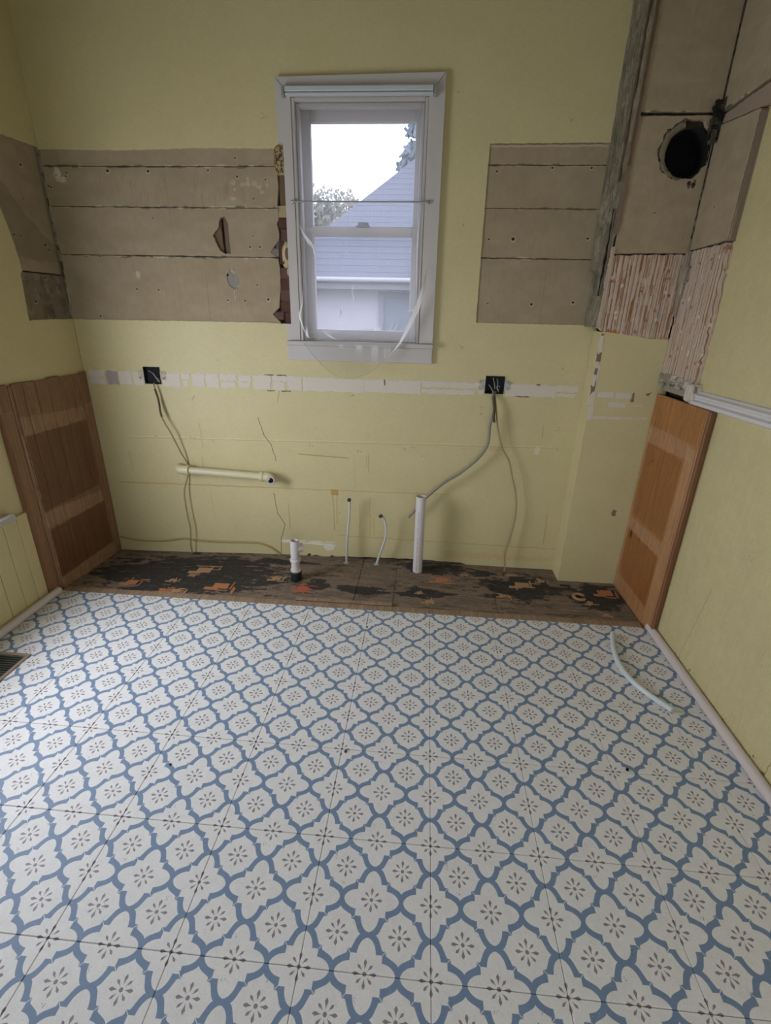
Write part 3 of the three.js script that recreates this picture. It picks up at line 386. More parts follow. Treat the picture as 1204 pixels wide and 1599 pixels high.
// ---------------------------------------------------------------- window in the back wall
const win = structure('window_1');
win.userData.label = 'white painted double-hung window with a roof and sky outside';
{
  const zc = -2.008, d = 0.0218;
  part(win, 'casing', plate([[-0.804, 2.35], [-0.804, 2.114], [-0.781, 2.114], [-0.784, 1.343], [-0.808, 1.343], [-0.809, 1.2635], [-0.737, 1.2635], [-0.737, 2.281]], [], d, 0.002).translate(0, 0, zc), M.white);
  part(win, 'casing', plate([[-0.056, 2.361], [-0.051, 1.2635], [-0.122, 1.2635], [-0.125, 2.282]], [], d, 0.002).translate(0, 0, zc), M.white);
  part(win, 'head_casing', plate([[-0.803, 2.351], [-0.736, 2.2825], [-0.126, 2.2825], [-0.057, 2.362]], [], d, 0.002).translate(0, 0, zc), M.white);
  part(win, 'apron', rbox(-0.807, -0.052, 1.165, 1.238, -2.0298, -2.01, 0.002), M.white);
  part(win, 'window_stool', rbox(-0.805, -0.048, 1.239, 1.262, -2.0999, -1.988, 0.005), M.white);
  // lining of the opening, then the inner stops with their bead
  part(win, 'jamb', box(-0.735, -0.722, 1.262, 2.275, -2.262, -2.0305), M.white); part(win, 'jamb', box(-0.14, -0.127, 1.262, 2.275, -2.262, -2.0305), M.white);
  part(win, 'head_jamb', box(-0.735, -0.127, 2.264, 2.28, -2.262, -2.0305), M.white); part(win, 'outer_sill', box(-0.735, -0.127, 1.225, 1.2385, -2.33, -2.1), M.white);
  for (const s of [0, 1]) { const x = (a) => (s ? -0.862 - a : a); const pr = (a, b, z0, z1, y1 = 2.262, n = 'stop') => part(win, n, rbox(Math.min(x(a), x(b)), Math.max(x(a), x(b)), 1.263, y1, z0, z1, 0.003), M.white);
    pr(-0.7215, -0.706, -2.062, -2.028); pr(-0.7365, -0.7225, -2.0298, -2.012, 2.28); }
  part(win, 'stop', rbox(-0.7055, -0.1565, 2.248, 2.2635, -2.062, -2.028, 0.003), M.white); part(win, 'stop', rbox(-0.722, -0.14, 2.265, 2.2815, -2.0298, -2.012, 0.003), M.white);
  const sash = (name, x0, x1, y0, y1, g, z0, z1) => {                 // stiles, rails and pane
    const f = new THREE.Group(); f.name = name; win.add(f);
    part(f, 'stile', rbox(x0, g[0], y0, y1, z0, z1, 0.003), M.white); part(f, 'stile', rbox(g[1], x1, y0, y1, z0, z1, 0.003), M.white);
    part(f, 'rail', rbox(g[0], g[1], g[3], y1, z0 + 0.0004, z1 - 0.0004, 0.003), M.white); part(f, 'rail', rbox(g[0], g[1], y0, g[2], z0 + 0.0004, z1 - 0.0004, 0.003), M.white);
    part(f, 'pane', box(g[0] - 0.004, g[1] + 0.004, g[2] - 0.004, g[3] + 0.004, (z0 + z1) / 2 - 0.0015, (z0 + z1) / 2 + 0.0015), glass); return f;
  };
  const glass = new THREE.MeshPhysicalMaterial({ color: lin(0.97, 0.97, 1), transmission: 1, thickness: 0, roughness: 0.02, ior: 1.5 });
  sash('upper_sash', -0.7215, -0.1405, 1.762, 2.2635, [-0.672, -0.181, 1.796, 2.214], -2.128, -2.0965);
  const lo = sash('lower_sash', -0.7215, -0.1405, 1.2625, 1.786, [-0.663, -0.181, 1.319, 1.748], -2.095, -2.0635);
  part(lo, 'sash_lock', merge(rbox(-0.455, -0.388, 1.786, 1.797, -2.092, -2.068, 0.002), rbox(-0.446, -0.4, 1.796, 1.812, -2.09, -2.07, 0.004), rbox(-0.41, -0.392, 1.798, 1.807, -2.086, -2.062, 0.002)), M.lock);
}
{ const h = thing('blind_headrail', 'white metal blind headrail across the top of the window casing', 'blind rail', [-0.432, 2.294, -1.993]);
  part(h, 'rail', merge(rbox(-0.325, 0.325, -0.004, 0.016, -0.0145, 0.013, 0.004), rbox(-0.325, 0.325, -0.016, -0.006, -0.0145, 0.008, 0.003)), M.headrail);
  for (const s of [-1, 1]) part(h, 'bracket', merge(rbox(s * 0.333 - 0.006, s * 0.333 + 0.006, -0.02, 0.018, -0.0145, 0.011, 0.002)), M.zinc); }
single('tension_rod', merge(cyl([-0.741, 1.881, -2.0], [-0.109, 1.884, -2.0], 0.0035, 0.0035, 12), cyl([-0.749, 1.881, -2.004], [-0.7385, 1.881, -2.0], 0.008, 0.008, 14), cyl([-0.111, 1.884, -2.0], [-0.102, 1.884, -2.004], 0.008, 0.008, 14)), M.zinc, 'thin grey curtain rod running across the middle of the window', 'curtain rod');
// shrink film over the sashes, torn loose along the bottom
{
  const film = new THREE.MeshPhysicalMaterial({ color: lin(0.95, 0.95, 0.98), transmission: 0.97, thickness: 0, roughness: 0.38, ior: 1.45, side: THREE.DoubleSide });
  const loose = new THREE.MeshPhysicalMaterial({ color: lin(0.95, 0.95, 0.95), transmission: 0.97, thickness: 0, roughness: 0.12, ior: 1.45, side: THREE.DoubleSide });
  const fold = new THREE.MeshPhysicalMaterial({ color: lin(0.9, 0.89, 0.89), transmission: 0.2, thickness: 0, roughness: 0.3, side: THREE.DoubleSide });
  const f = thing('plastic_film', 'clear wrinkled plastic film taped over the window and torn loose below', 'plastic film', [-0.431, 1.77, -2.02]);
  const g = new THREE.PlaneGeometry(0.58, 0.985, 60, 90), p = g.attributes.position, r = rng(3), waves = Array.from({ length: 9 }, () => [r() * 60 - 30, r() * 24 - 12, r() * 6.28, 0.0001 + r() * 0.0003]);
  for (let i = 0; i < p.count; i++) { const x = p.getX(i), y = p.getY(i), e = Math.min(1, (0.29 - Math.abs(x)) / 0.05, (0.4925 - Math.abs(y)) / 0.05); let z = 0; for (const w of waves) z += Math.sin(w[0] * x + w[1] * y + w[2]) * w[3]; z += Math.max(0, Math.sin(60 * (x + 0.29) + 9 * y)) * 0.0016 * Math.exp(-((x + 0.25) ** 2) / 0.0016) + Math.max(0, Math.sin(70 * x - 14 * y)) * 0.0015 * Math.exp(-((x - 0.26) ** 2) / 0.0009); p.setZ(i, z * Math.max(0, e)); }
  g.computeVertexNormals(); part(f, 'sheet', g, film);
  // the loose lower flap hanging over the stool to a curved edge
  const top = (t) => [-0.715 + 0.585 * t, 1.3 + 0.09 * t * t], edge = [[-0.712, 1.252], [-0.644, 1.171], [-0.557, 1.1], [-0.479, 1.086], [-0.379, 1.111], [-0.314, 1.16], [-0.271, 1.203], [-0.219, 1.265], [-0.175, 1.346], [-0.137, 1.434]].map(([x, y]) => new THREE.Vector3(x, y, 0));
  const curve = new THREE.CatmullRomCurve3(edge), N = 48, K = 14, pos = [], idx = [];
  for (let i = 0; i <= N; i++) { const t = i / N, a = top(t), b = curve.getPoint(t); for (let k = 0; k <= K; k++) { const s = k / K, y = a[1] + (b.y - a[1]) * s; pos.push(a[0] + (b.x - a[0]) * s + 0.431, y - 1.77, -2.016 + 0.04 * Math.min(1, Math.max(0, (1.31 - y) / 0.05)) + 0.02 + 0.0025 * Math.sin(i * 0.9 + k * 0.5)); } }
  for (let i = 0; i < N; i++) for (let k = 0; k < K; k++) { const q = i * (K + 1) + k; idx.push(q, q + 1, q + K + 1, q + 1, q + K + 2, q + K + 1); }
  const fg = new THREE.BufferGeometry(); fg.setAttribute('position', new THREE.Float32BufferAttribute(pos.map((v, i) => (i % 3 === 2 ? v + 2.02 : v)), 3)); fg.setIndex(idx); fg.computeVertexNormals();
  fg.setAttribute('uv', new THREE.Float32BufferAttribute(new Float32Array(pos.length / 3 * 2), 2)); part(f, 'flap', fg, loose);
  function ribbon(pts, w, twist, seed) { const c = new THREE.CatmullRomCurve3(pts.map((v) => new THREE.Vector3(v[0] + 0.431, v[1] - 1.77, (v[2] ?? -1.965) + 2.02))), n = 70, P = [], I = [], q = rng(seed); for (let i = 0; i <= n; i++) { const t = i / n, o = c.getPoint(t), d = c.getTangent(t), s = new THREE.Vector3(-d.y, d.x, 0), a = twist * (t - 0.3) * 3, ww = w(t) * (0.85 + 0.3 * q()); for (const k of [-1, 0, 1]) P.push(o.x + s.x * k * ww * Math.cos(a), o.y + s.y * k * ww * Math.cos(a), o.z + k * ww * Math.sin(a) + (k ? 0 : 0.002)); } for (let i = 0; i < n; i++) for (const k of [0, 1]) { const b = i * 3 + k; I.push(b, b + 1, b + 3, b + 1, b + 4, b + 3); } const o = new THREE.BufferGeometry(); o.setAttribute('position', new THREE.Float32BufferAttribute(P, 3)); o.setIndex(I); o.computeVertexNormals(); o.setAttribute('uv', new THREE.Float32BufferAttribute(new Float32Array(P.length / 3 * 2), 2)); return o; }
  part(f, 'torn_strip', ribbon([[-0.1, 1.6, -1.995], [-0.112, 1.52], [-0.137, 1.434], [-0.175, 1.346], [-0.219, 1.265], [-0.271, 1.203], [-0.318, 1.155]], (t) => 0.003 + 0.0105 * Math.sin(Math.PI * t) * (1.3 - t), 0.9, 4), fold, 'white crumpled strip of torn film hanging at the right');
  part(f, 'hem', tube([[-0.712, 1.252, -1.975], [-0.644, 1.171, -1.975], [-0.557, 1.1, -1.975], [-0.479, 1.086, -1.975], [-0.379, 1.111, -1.975], [-0.314, 1.16, -1.972]].map((v) => [v[0] + 0.431, v[1] - 1.77, v[2] + 2.02]), 0.0011, 60, 6), loose);
  for (const [pts, w] of [[[[-0.722, 1.79, -2.006], [-0.697, 1.746, -2.006], [-0.66, 1.7, -2.008], [-0.648, 1.63, -2.012]], 0.004], [[[-0.71, 1.76, -2.006], [-0.685, 1.72, -2.006], [-0.66, 1.69, -2.008]], 0.003], [[[-0.716, 1.5, -2.006], [-0.722, 1.43, -2.004], [-0.735, 1.385, -2.0], [-0.722, 1.33, -2.004], [-0.7, 1.28, -2.006]], 0.004], [[[-0.702, 1.33, -2.008], [-0.7, 1.29, -2.004], [-0.69, 1.275, -2.0]], 0.006], [[[-0.62, 1.31, -2.01], [-0.585, 1.29, -2.005], [-0.545, 1.27, -1.995]], 0.005], [[[-0.46, 1.532, -2.012], [-0.466, 1.5, -2.01], [-0.46, 1.47, -2.011], [-0.468, 1.44, -2.012]], 0.0018], [[[-0.53, 1.42, -2.012], [-0.525, 1.395, -2.01], [-0.535, 1.375, -2.01], [-0.53, 1.355, -2.012]], 0.004], [[[-0.49, 1.69, -2.012], [-0.495, 1.655, -2.012]], 0.0012], [[[-0.15, 1.42, -2.01], [-0.19, 1.415, -2.01]], 0.0018], [[[-0.135, 1.95, -2.01], [-0.15, 1.7, -2.008], [-0.142, 1.45, -2.008]], 0.0025]])
    part(f, 'film_fold', ribbon(pts, (t) => 1.25 * w * (0.2 + 0.8 * Math.sin(Math.PI * t)), 0.5, Math.round(w * 1e5)), fold);
}

// ---------------------------------------------------------------- boxed chimney in the right rear corner
const chim = structure('wall_chimney');
const CX = 0.742, ZC = -1.9, RX = 1.055;
{
  const lower = [[CX, -0.03], [1.098, -0.03], [1.098, 1.318], [0.98, 1.316], [0.9, 1.328], [0.8, 1.338], [CX, 1.345]];
  const g = plate(rough(lower, 0.0015, 0.02, 401), [], 0.1285).translate(0, 0, ZC); uvPlane(g, 'x', 'y', CX, CX + 1.4, 0, 1.4);
  const p = g.attributes.position, n = g.attributes.normal; for (let i = 0; i < p.count; i++) if (Math.abs(n.getX(i)) > 0.5) g.attributes.uv.setX(i, (p.getZ(i) + 3) / 1.4);
  part(chim, 'painted_plaster', g, M.paint);
  part(chim, 'paint_ridge', rbox(0.744, 1.05, 0.436, 0.439, ZC - 0.001, ZC + 0.0012, 0.0005), M.paint); part(chim, 'paint_ridge', rbox(0.744, 1.05, 0.086, 0.092, ZC - 0.001, ZC + 0.002, 0.0008), M.paint);
  const flue = []; for (let i = 0; i < 40; i++) { const a = i / 40 * Math.PI * 2, r = rng(500 + i)(); flue.push([0.955 + Math.cos(a) * (0.106 + r * 0.012) * (Math.cos(a) > 0 ? 0.9 : 1.02), 2.057 + Math.sin(a) * (0.1 + r * 0.012)]); }
  const flueIn = []; for (let i = 0; i < 32; i++) { const a = i / 32 * Math.PI * 2; flueIn.push([0.966 + Math.cos(a) * 0.0865, 2.048 + Math.sin(a) * 0.0875]); }
  part(chim, 'chimney_core', plate([[0.75, 1.35], [1.098, 1.322], [1.098, YC], [0.75, YC]], [flueIn], 0.09).translate(0, 0, -1.925), M.core);
  const CB = (pts, holes, seed) => uvPlane(plate(rough(pts, 0.0013, 0.016, seed), holes, 0.02, 0.0015).translate(0, 0, ZC), 'x', 'y', 0.735, 1.135, 1.6, 2.4);
  part(chim, 'plaster_board', CB([[0.736, 2.1855], [1.0535, 2.1855], [1.0535, YC], [0.736, YC]], [], 402), M.boardC);
  part(chim, 'plaster_board', CB([[0.732, 1.672], [1.05, 1.678], [1.0535, 2.174], [0.738, 2.174]], [flue], 403), M.boardC);
  part(chim, 'wallpaper_remnant', uvPlane(plate(rough([[0.728, 1.667], [1.05, 1.672], [1.0535, 1.315], [0.98, 1.317], [0.9, 1.325], [0.76, 1.332], [0.72, 1.36]], 0.004, 0.014, 404), [], 0.018, 0.0012).translate(0, 0, ZC - 0.0005), 'x', 'y', 0.7, 1.12, 1.2, 1.76), M.paperC);
  // old cement collar around the black flue opening
  const ring = new THREE.TorusGeometry(0.1025, 0.0155, 12, 56, 2.75).rotateZ(1.9), p2 = ring.attributes.position, q = field(64, 64, 4, 4, 9); for (let i = 0; i < p2.count; i++) { const a = Math.floor((Math.atan2(p2.getY(i), p2.getX(i)) / 6.2832 + 0.5) * 63), k = 1 + q[a * 64 + (i % 13)] * 0.045; p2.setXYZ(i, p2.getX(i) * k, p2.getY(i) * k, p2.getZ(i) * 0.7 + q[(i % 13) * 64 + a] * 0.003); } ring.computeVertexNormals();
  part(chim, 'cement_collar', ring.translate(0.962, 2.05, -1.914), std({ color: lin(0.27, 0.23, 0.155), roughness: 0.95, bumpMap: grainBump, bumpScale: 0.004 }));
  part(chim, 'flue_pipe', merge(new THREE.CylinderGeometry(0.0855, 0.0855, 0.12, 40, 1, true).rotateX(Math.PI / 2).translate(0.966, 2.048, -1.97), new THREE.CircleGeometry(0.0855, 40).translate(0.966, 2.048, -2.028)), std({ color: lin(0.006, 0.006, 0.006), roughness: 1, side: THREE.DoubleSide }));
  const r = rng(66);
  for (let i = 0; i < 22; i++) { const a = 1.2 + r() * 3.2; part(chim, 'mortar_crumb', new THREE.DodecahedronGeometry(0.002 + r() * 0.004).scale(1 + r(), 1 + r(), 0.5).translate(0.956 + Math.cos(a) * (0.112 + r() * 0.006), 2.055 + Math.sin(a) * (0.107 + r() * 0.006), -1.905 + r() * 0.004), r() < 0.7 ? M.edgeBrown : M.gap); }
  for (let i = 0; i < 8; i++) part(chim, 'mortar_crumb', new THREE.DodecahedronGeometry(0.004 + r() * 0.008).scale(1, 1 + r(), 0.6).translate(0.99 + r() * 0.03, 1.925 + r() * 0.03, -1.902), r() < 0.5 ? M.gap : M.edgeBrown);
  // torn corner above the paint: rough mortar from the back wall to the chimney's edge, with a splintered wood strip
  const NY = 90, NX = 8, pos = [], uv = [], idx = [], fz = field(NX + 1, NY + 1, 1.3, 3, 12), fx = field(1, NY + 1, 1, 3, 13), fx2 = field(1, NY + 1, 1, 2.5, 14);
  for (let j = 0; j <= NY; j++) { const y = 1.362 + (YC - 1.362) * j / NY, xb = (y < 1.6 ? 0.694 : 0.676) + fx[j] * 0.002, xf = (y < 1.75 ? 0.716 + Math.max(0, y - 1.45) * 0.03 : 0.735) + fx2[j] * 0.002; for (let i = 0; i <= NX; i++) { const t = i / NX, k = fz[j * (NX + 1) + i] * 0.006 * Math.sin(Math.PI * (0.1 + 0.8 * t)); pos.push(xb + (xf - xb) * t - k, y, ZB - 0.002 + (ZC + 0.004 - ZB) * t + k + 0.014 * Math.sin(Math.PI * t)); uv.push(t, j / NY); } }
  for (let j = 0; j < NY; j++) for (let i = 0; i < NX; i++) { const a = j * (NX + 1) + i; idx.push(a, a + 1, a + NX + 1, a + 1, a + NX + 2, a + NX + 1); }
  const mg = new THREE.BufferGeometry(); mg.setAttribute('position', new THREE.Float32BufferAttribute(pos, 3)); mg.setAttribute('uv', new THREE.Float32BufferAttribute(uv, 2)); mg.setIndex(idx); mg.computeVertexNormals(); part(chim, 'mortar_strip', mg, std({ map: mortarTex, roughness: 0.95, side: THREE.DoubleSide, bumpMap: rep(grainBump, 1, 6), bumpScale: 0.002 }));
  const bead = (x0, x1, y0, y1, z, seed, m) => part(chim, 'corner_splinter', plate(rough([[x0, y0], [x1, y0], [x1 + 0.004, y1], [x0 + 0.006, y1]], 0.0025, 0.025, seed), [], 0.008, 0.0008).translate(0, 0, z), m);
  bead(0.72, 0.736, 1.75, YC, ZC + 0.007, 410, M.edgeBrown); bead(0.704, 0.712, 1.95, YC, ZC - 0.026, 411, M.lath); bead(0.722, 0.729, 2.0, 2.7, ZC + 0.01, 412, M.lath); bead(0.712, 0.73, 1.36, 1.7, ZC + 0.006, 413, M.paperR); bead(0.7, 0.706, 1.5, 1.85, ZC - 0.02, 414, M.gap);
  for (let i = 0; i < 26; i++) part(chim, 'plaster_residue', plate(rough(rect(0, 0.008 + r() * 0.014, 0, 0.02 + r() * 0.05), 0.003, 0.01, 420 + i), [], 0.003).translate(CX - 0.006 + r() * 0.006, 1.0 + r() * 0.32, ZC + 0.001 + r() * 0.002), i % 4 ? M.chip : M.edgeBrown);
  // bare strips where two rows of tile edging were
  for (const [x0, x1, y0, y1] of [[0.733, 0.765, 1.0, 1.083], [0.775, 0.852, 1.04, 1.068], [0.862, 0.933, 1.036, 1.067], [0.835, 0.92, 0.992, 1.018], [0.96, 1.0, 1.0, 1.01], [0.745, 0.768, 0.925, 0.995], [0.77, 0.835, 0.932, 0.946], [0.84, 0.91, 0.934, 0.946], [0.915, 0.965, 0.937, 0.945], [0.97, 1.03, 0.94, 0.947]]) part(chim, 'plaster_residue', plate(rough(rect(x0, x1, y0, y1), 0.002, 0.012, 450 + Math.round(x0 * 500)), [], 0.0022, 0.0006).translate(0, 0, ZC + 0.0016), M.chip);
  part(chim, 'paint_tear', plate(rough([[0.938, 1.02], [0.953, 1.02], [0.95, 1.066], [0.942, 1.066]], 0.002, 0.01, 470), [], 0.002).translate(0, 0, ZC + 0.0016), M.edgeBrown); part(chim, 'paint_tear', plate(rough([[1.0, 1.062], [1.03, 1.072], [1.015, 1.05]], 0.002, 0.01, 471), [], 0.002).translate(0, 0, ZC + 0.0016), M.edgeBrown);
  part(chim, 'paint_tear', plate(rough(rect(0.965, 0.985, 0.41, 0.445), 0.004, 0.01, 472), [], 0.002).translate(0, 0, ZC + 0.0016), M.edgeBrown);
}

// ---------------------------------------------------------------- right wall
const right = structure('wall_right');
part(right, 'wall_core', box(XR + 0.03, XR + 0.2, -0.25, YC + 0.1, ZB - 0.03, ZR + 0.2), M.core);
part(right, 'painted_plaster', uvPlane(box(XR, XR + 0.0295, -0.03, YC, -1.62, ZR), 'z', 'y', -1.65, 0.9, -0.03, 2.78), M.rightPaint);
{
  const R = (pts, seed, m, tex, th = 0.0445, x = RX, amp = 0.0016) => { const g = plate(rough(pts, amp, 0.016, seed), [], th, 0.0015); const uv = uvPlane(g, 'x', 'y', ...tex); return part(right, ...m(onRight(uv, x))); };
  const BC = [-1.91, -1.51, 1.6, 2.4];
  R([[-1.898, 2.178], [-1.55, 2.186], [-0.9, 2.2], [-0.9, YC], [-1.898, YC]], 501, (g) => ['plaster_board', g, M.boardC], BC);
  R([[-1.898, 1.687], [-1.612, 1.692], [-1.608, 2.104], [-1.86, 2.132], [-1.898, 2.14]], 502, (g) => ['plaster_board', g, M.boardC], BC);
  R([[-1.88, 2.138], [-1.58, 2.106], [-1.2, 2.1], [-1.2, 2.19], [-1.55, 2.176], [-1.88, 2.168]], 503, (g) => ['paper_strip', g, M.paperBrown], BC, 0.04, RX + 0.004);
  R([[-1.898, 1.13], [-1.598, 1.125], [-1.592, 1.3], [-1.6, 1.5], [-1.606, 1.66], [-1.614, 1.684], [-1.898, 1.682]], 504, (g) => ['wallpaper_remnant', g, M.paperR], [-1.9, -1.48, 1.13, 1.69], 0.0445, RX, 0.003);
  part(right, 'torn_edge', lump(RX + 0.004, XR - 0.0005, 1.69, 2.1, -1.612, -1.606, 505, 0.0025), M.paperBrown);
  // ragged plaster under the wallpaper and the bare bracket board at its end
  const r = rng(67);
  for (let i = 0; i < 30; i++) part(right, 'plaster_lump', lump(-0.012 - r() * 0.016, 0.012 + r() * 0.016, -0.006 - r() * 0.014, 0.006 + r() * 0.01, -0.006, 0.006, 520 + i, 0.004).rotateY(Math.PI / 2).translate(RX + 0.002, 1.128 + r() * 0.03, -1.885 + r() * 0.33), i % 3 ? M.plaster : M.chip);
  part(right, 'plaster_lump', lump(RX - 0.012, RX + 0.04, 1.076, 1.15, -1.62, -1.565, 560, 0.003), M.chip);
  part(right, 'lath', rbox(RX + 0.02, RX + 0.043, 1.085, 1.122, -1.89, -1.6, 0.003), M.plaster);
  part(right, 'plaster_lump', lump(RX - 0.012, RX + 0.01, 1.5, 1.68, -1.898, -1.865, 561, 0.005), M.plaster); part(right, 'plaster_lump', lump(RX - 0.014, RX + 0.01, 1.56, 1.62, -1.9, -1.845, 562, 0.005), M.plaster); part(right, 'plaster_lump', lump(RX - 0.009, RX + 0.008, 1.42, 1.52, -1.9, -1.88, 563, 0.004), M.plaster);
  // dirty fibrous clump and frayed tape in the corner
  for (let i = 0; i < 26; i++) part(right, 'corner_debris', lump(-0.005 - r() * 0.008, 0.005 + r() * 0.008, -0.01 - r() * 0.02, 0.01 + r() * 0.02, -0.006, 0.008, 570 + i, 0.004).rotateZ((r() - 0.5) * 1.4).translate(RX - 0.003 - r() * 0.022, 2.14 + (r() - 0.45) * 0.1, -1.893 + r() * 0.02), r() < 0.65 ? M.gap : M.mortar);
  for (let i = 0; i < 42; i++) { const y = 1.69 + i * 0.026; if (y > 2.0 && y < 2.1) continue; const low = y < 1.97; part(right, 'frayed_tape', lump(-0.0025, 0.0025 + r() * (low ? 0.007 : 0.003), -0.014, 0.016, -0.003, 0.003, 610 + i, 0.002).rotateZ((r() - 0.5) * 0.3).translate(RX - 0.002 + (r() - 0.5) * 0.004, y, -1.8975), r() < 0.35 ? M.edgeBrown : low ? M.plaster : M.mortar); }
  part(right, 'corner_crack', lump(RX - 0.004, RX + 0.001, 1.7, 2.75, -1.9, -1.8965, 609, 0.0015), M.gap);
}
// rail and quarter-round
{ const t = structure('trim_1'), s = new THREE.Shape(); const prof = [[0, 0], [0.012, 0], [0.02, 0.006], [0.021, 0.018], [0.013, 0.024], [0.012, 0.031], [0.017, 0.036], [0.017, 0.043], [0.009, 0.049], [0.006, 0.056], [0, 0.058]]; prof.forEach((p, i) => (i ? s.lineTo(...p) : s.moveTo(...p)));
  const g = new THREE.ExtrudeGeometry(s, { depth: ZR - 0.02 + 1.588, bevelEnabled: false }); const p = g.attributes.position; for (let i = 0; i < p.count; i++) { const z = p.getZ(i) - 1.588; p.setXYZ(i, XR - 0.0005 - p.getX(i) * 1.5, 1.066 + p.getY(i) * 1.05 + 0.012 * (z + 1.6), z); } g.computeVertexNormals(); const gi = g.index; if (gi) { for (let i = 0; i < gi.count; i += 3) { const a = gi.getX(i); gi.setX(i, gi.getX(i + 1)); gi.setX(i + 1, a); } } else for (let i = 0; i < p.count; i += 3) for (const at of [g.attributes.position, g.attributes.uv]) { const sz = at.itemSize, A = at.array; for (let k = 0; k < sz; k++) { const v = A[i * sz + k]; A[i * sz + k] = A[(i + 1) * sz + k]; A[(i + 1) * sz + k] = v; } } g.computeVertexNormals();
  part(t, 'chair_rail', g, M.rail); t.userData.label = 'white moulded chair rail on the right wall'; }
function quarterRound(name, x, z0, label) { const t = structure(name); part(t, 'moulding', new THREE.CylinderGeometry(0.019, 0.019, ZR - 0.03 - z0, 20).rotateX(Math.PI / 2).translate(x, 0.0195, (z0 + ZR - 0.03) / 2), M.pinkTrim); t.userData.label = label; }
quarterRound('trim_2', 1.066, -1.452, 'pinkish white quarter-round along the right wall'); quarterRound('trim_3', -1.944, -1.44, 'pinkish white quarter-round along the left wall');

// ---------------------------------------------------------------- left wall
const left = structure('wall_left');
{
  const H = rect(-WL.z1, -WL.z0, WL.y0, WL.y1);
  part(left, 'wall_core', onLeft(plate(rect(-ZR - 0.2, 2.06, -0.25, YC + 0.1), [H], 0.18), XL - 0.0205), M.core);
  // outline walks: bottom rear corner -> up the corner -> round the bared area -> ceiling -> rear
  const bare = rough([[2.0299, 1.341], [1.72, 1.336], [1.737, 1.54], [1.752, 1.55], [1.737, 1.68], [1.709, 1.8], [1.66, 1.9], [1.65, 2.087], [1.8, 2.09], [2.0299, 2.1], [2.0299, 2.2]], 0.002, 0.014, 602), end = bare.findIndex((p) => p.x > 2.02 && p.y > 2.09);
  const outline = [new THREE.Vector2(-ZR, -0.03), new THREE.Vector2(2.0299, -0.03), ...bare.slice(0, end).map((p) => new THREE.Vector2(Math.min(2.0299, p.x), p.y)), new THREE.Vector2(2.0299, 2.1), new THREE.Vector2(2.0299, YC), new THREE.Vector2(-ZR, YC)];
  part(left, 'painted_plaster', onLeft(uvPlane(plate(outline, [H], 0.0045), 'x', 'y', 0, 1.4, 0, 1.4), XL), M.paint);
  const LBT = [1.64, 2.04, 1.6, 2.4];
  const bd = (pts, seed, m) => part(left, 'plaster_board', onLeft(uvPlane(plate(rough(pts, 0.0012, 0.016, seed), [], 0.014, 0.001), 'x', 'y', ...LBT), XL - 0.006), m);
  const boardLeft = boardTex(640, 1280, [1.64, 2.04, 1.6, 2.4].map((v) => v), css(164, 147, 121), 24, (c, r) => { for (const [z, y, s] of [[1.9, 2.0, 1.3], [1.87, 1.86, 0.8], [1.76, 1.7, 1.2], [1.8, 1.7, 1], [1.95, 1.68, 1.5], [1.97, 1.66, 1.3]]) hole(c, z, y, s); poly(c, rough([[1.64, 2.04], [1.68, 2.0], [1.78, 1.88], [1.9, 1.76], [2.04, 1.68], [2.04, 1.6], [1.64, 1.6]], 0.01, 0.03, 3), css(120, 108, 86, 0.4)); line(c, [[2.02, 2.4], [2.02, 1.6]], 0.02, css(96, 88, 66, 0.35)); });
  const darkBoard = boardTex(512, 512, [1.64, 2.04, 1.3, 1.6], css(128, 114, 96), 25, (c, r) => { for (const [z, y, s] of [[1.9, 1.53, 1.3], [1.8, 1.42, 1.4], [1.85, 1.35, 1]]) { hole(c, z, y, s); } for (let i = 0; i < 30; i++) patch(c, 1.7 + r() * 0.3, 1.36 + r() * 0.18, 0.01 + r() * 0.02, 0.01 + r() * 0.02, r() < 0.6 ? css(84, 74, 60, 0.35) : css(176, 160, 138, 0.3), 30 + i); });
  bd([[1.64, 1.5535], [2.04, 1.552], [2.04, 2.11], [1.64, 2.1]], 603, std({ map: boardLeft, roughness: 0.9 }));
  const db = part(left, 'plaster_board', onLeft(uvPlane(plate(rough([[1.7, 1.33], [2.04, 1.33], [2.04, 1.546], [1.7, 1.547]], 0.0012, 0.016, 604), [], 0.014, 0.001), 'x', 'y', 1.64, 2.04, 1.3, 1.6), XL - 0.006), std({ map: darkBoard, roughness: 0.9 })); db.userData.label = 'darker grey board at the foot of the bared area';
  const r = rng(68); for (let i = 0; i < 40; i++) { const y = 1.36 + r() * 0.72; part(left, 'plaster_lump', lump(-0.002 - r() * 0.003, 0.002 + r() * 0.003, -0.01 - r() * 0.02, 0.01 + r() * 0.02, -0.003, 0.003, 640 + i, 0.0016).translate(XL - 0.001, y, -2.032 + r() * 0.004), i % 3 ? M.plaster : M.mortar); }
  // painted beadboard wainscot below the window, up to its ledge
  const bead = thing('beadboard', 'yellow painted beadboard low on the left wall, under the white window ledge', 'beadboard', [XL, 0, -0.95]);
  const edges = [1.398, 1.331, 1.252, 1.168, 1.084, 1.0, 0.916, 0.832, 0.748, 0.664, 0.58, 0.496];
  for (let i = 1; i < edges.length; i++) part(bead, 'plank', uvPlane(rbox(XL + 0.0005, XL + 0.014, -0.02, 0.479, -edges[i - 1] + 0.0012, -edges[i] - 0.0012, 0.004), 'z', 'y', 0, 1.4, 0, 1.4).translate(-XL, 0, 0.95), M.paint);
  part(bead, 'backing', box(XL + 0.0003, XL + 0.003, -0.02, 0.478, -1.398, -0.496).translate(-XL, 0, 0.95), M.gap);
}
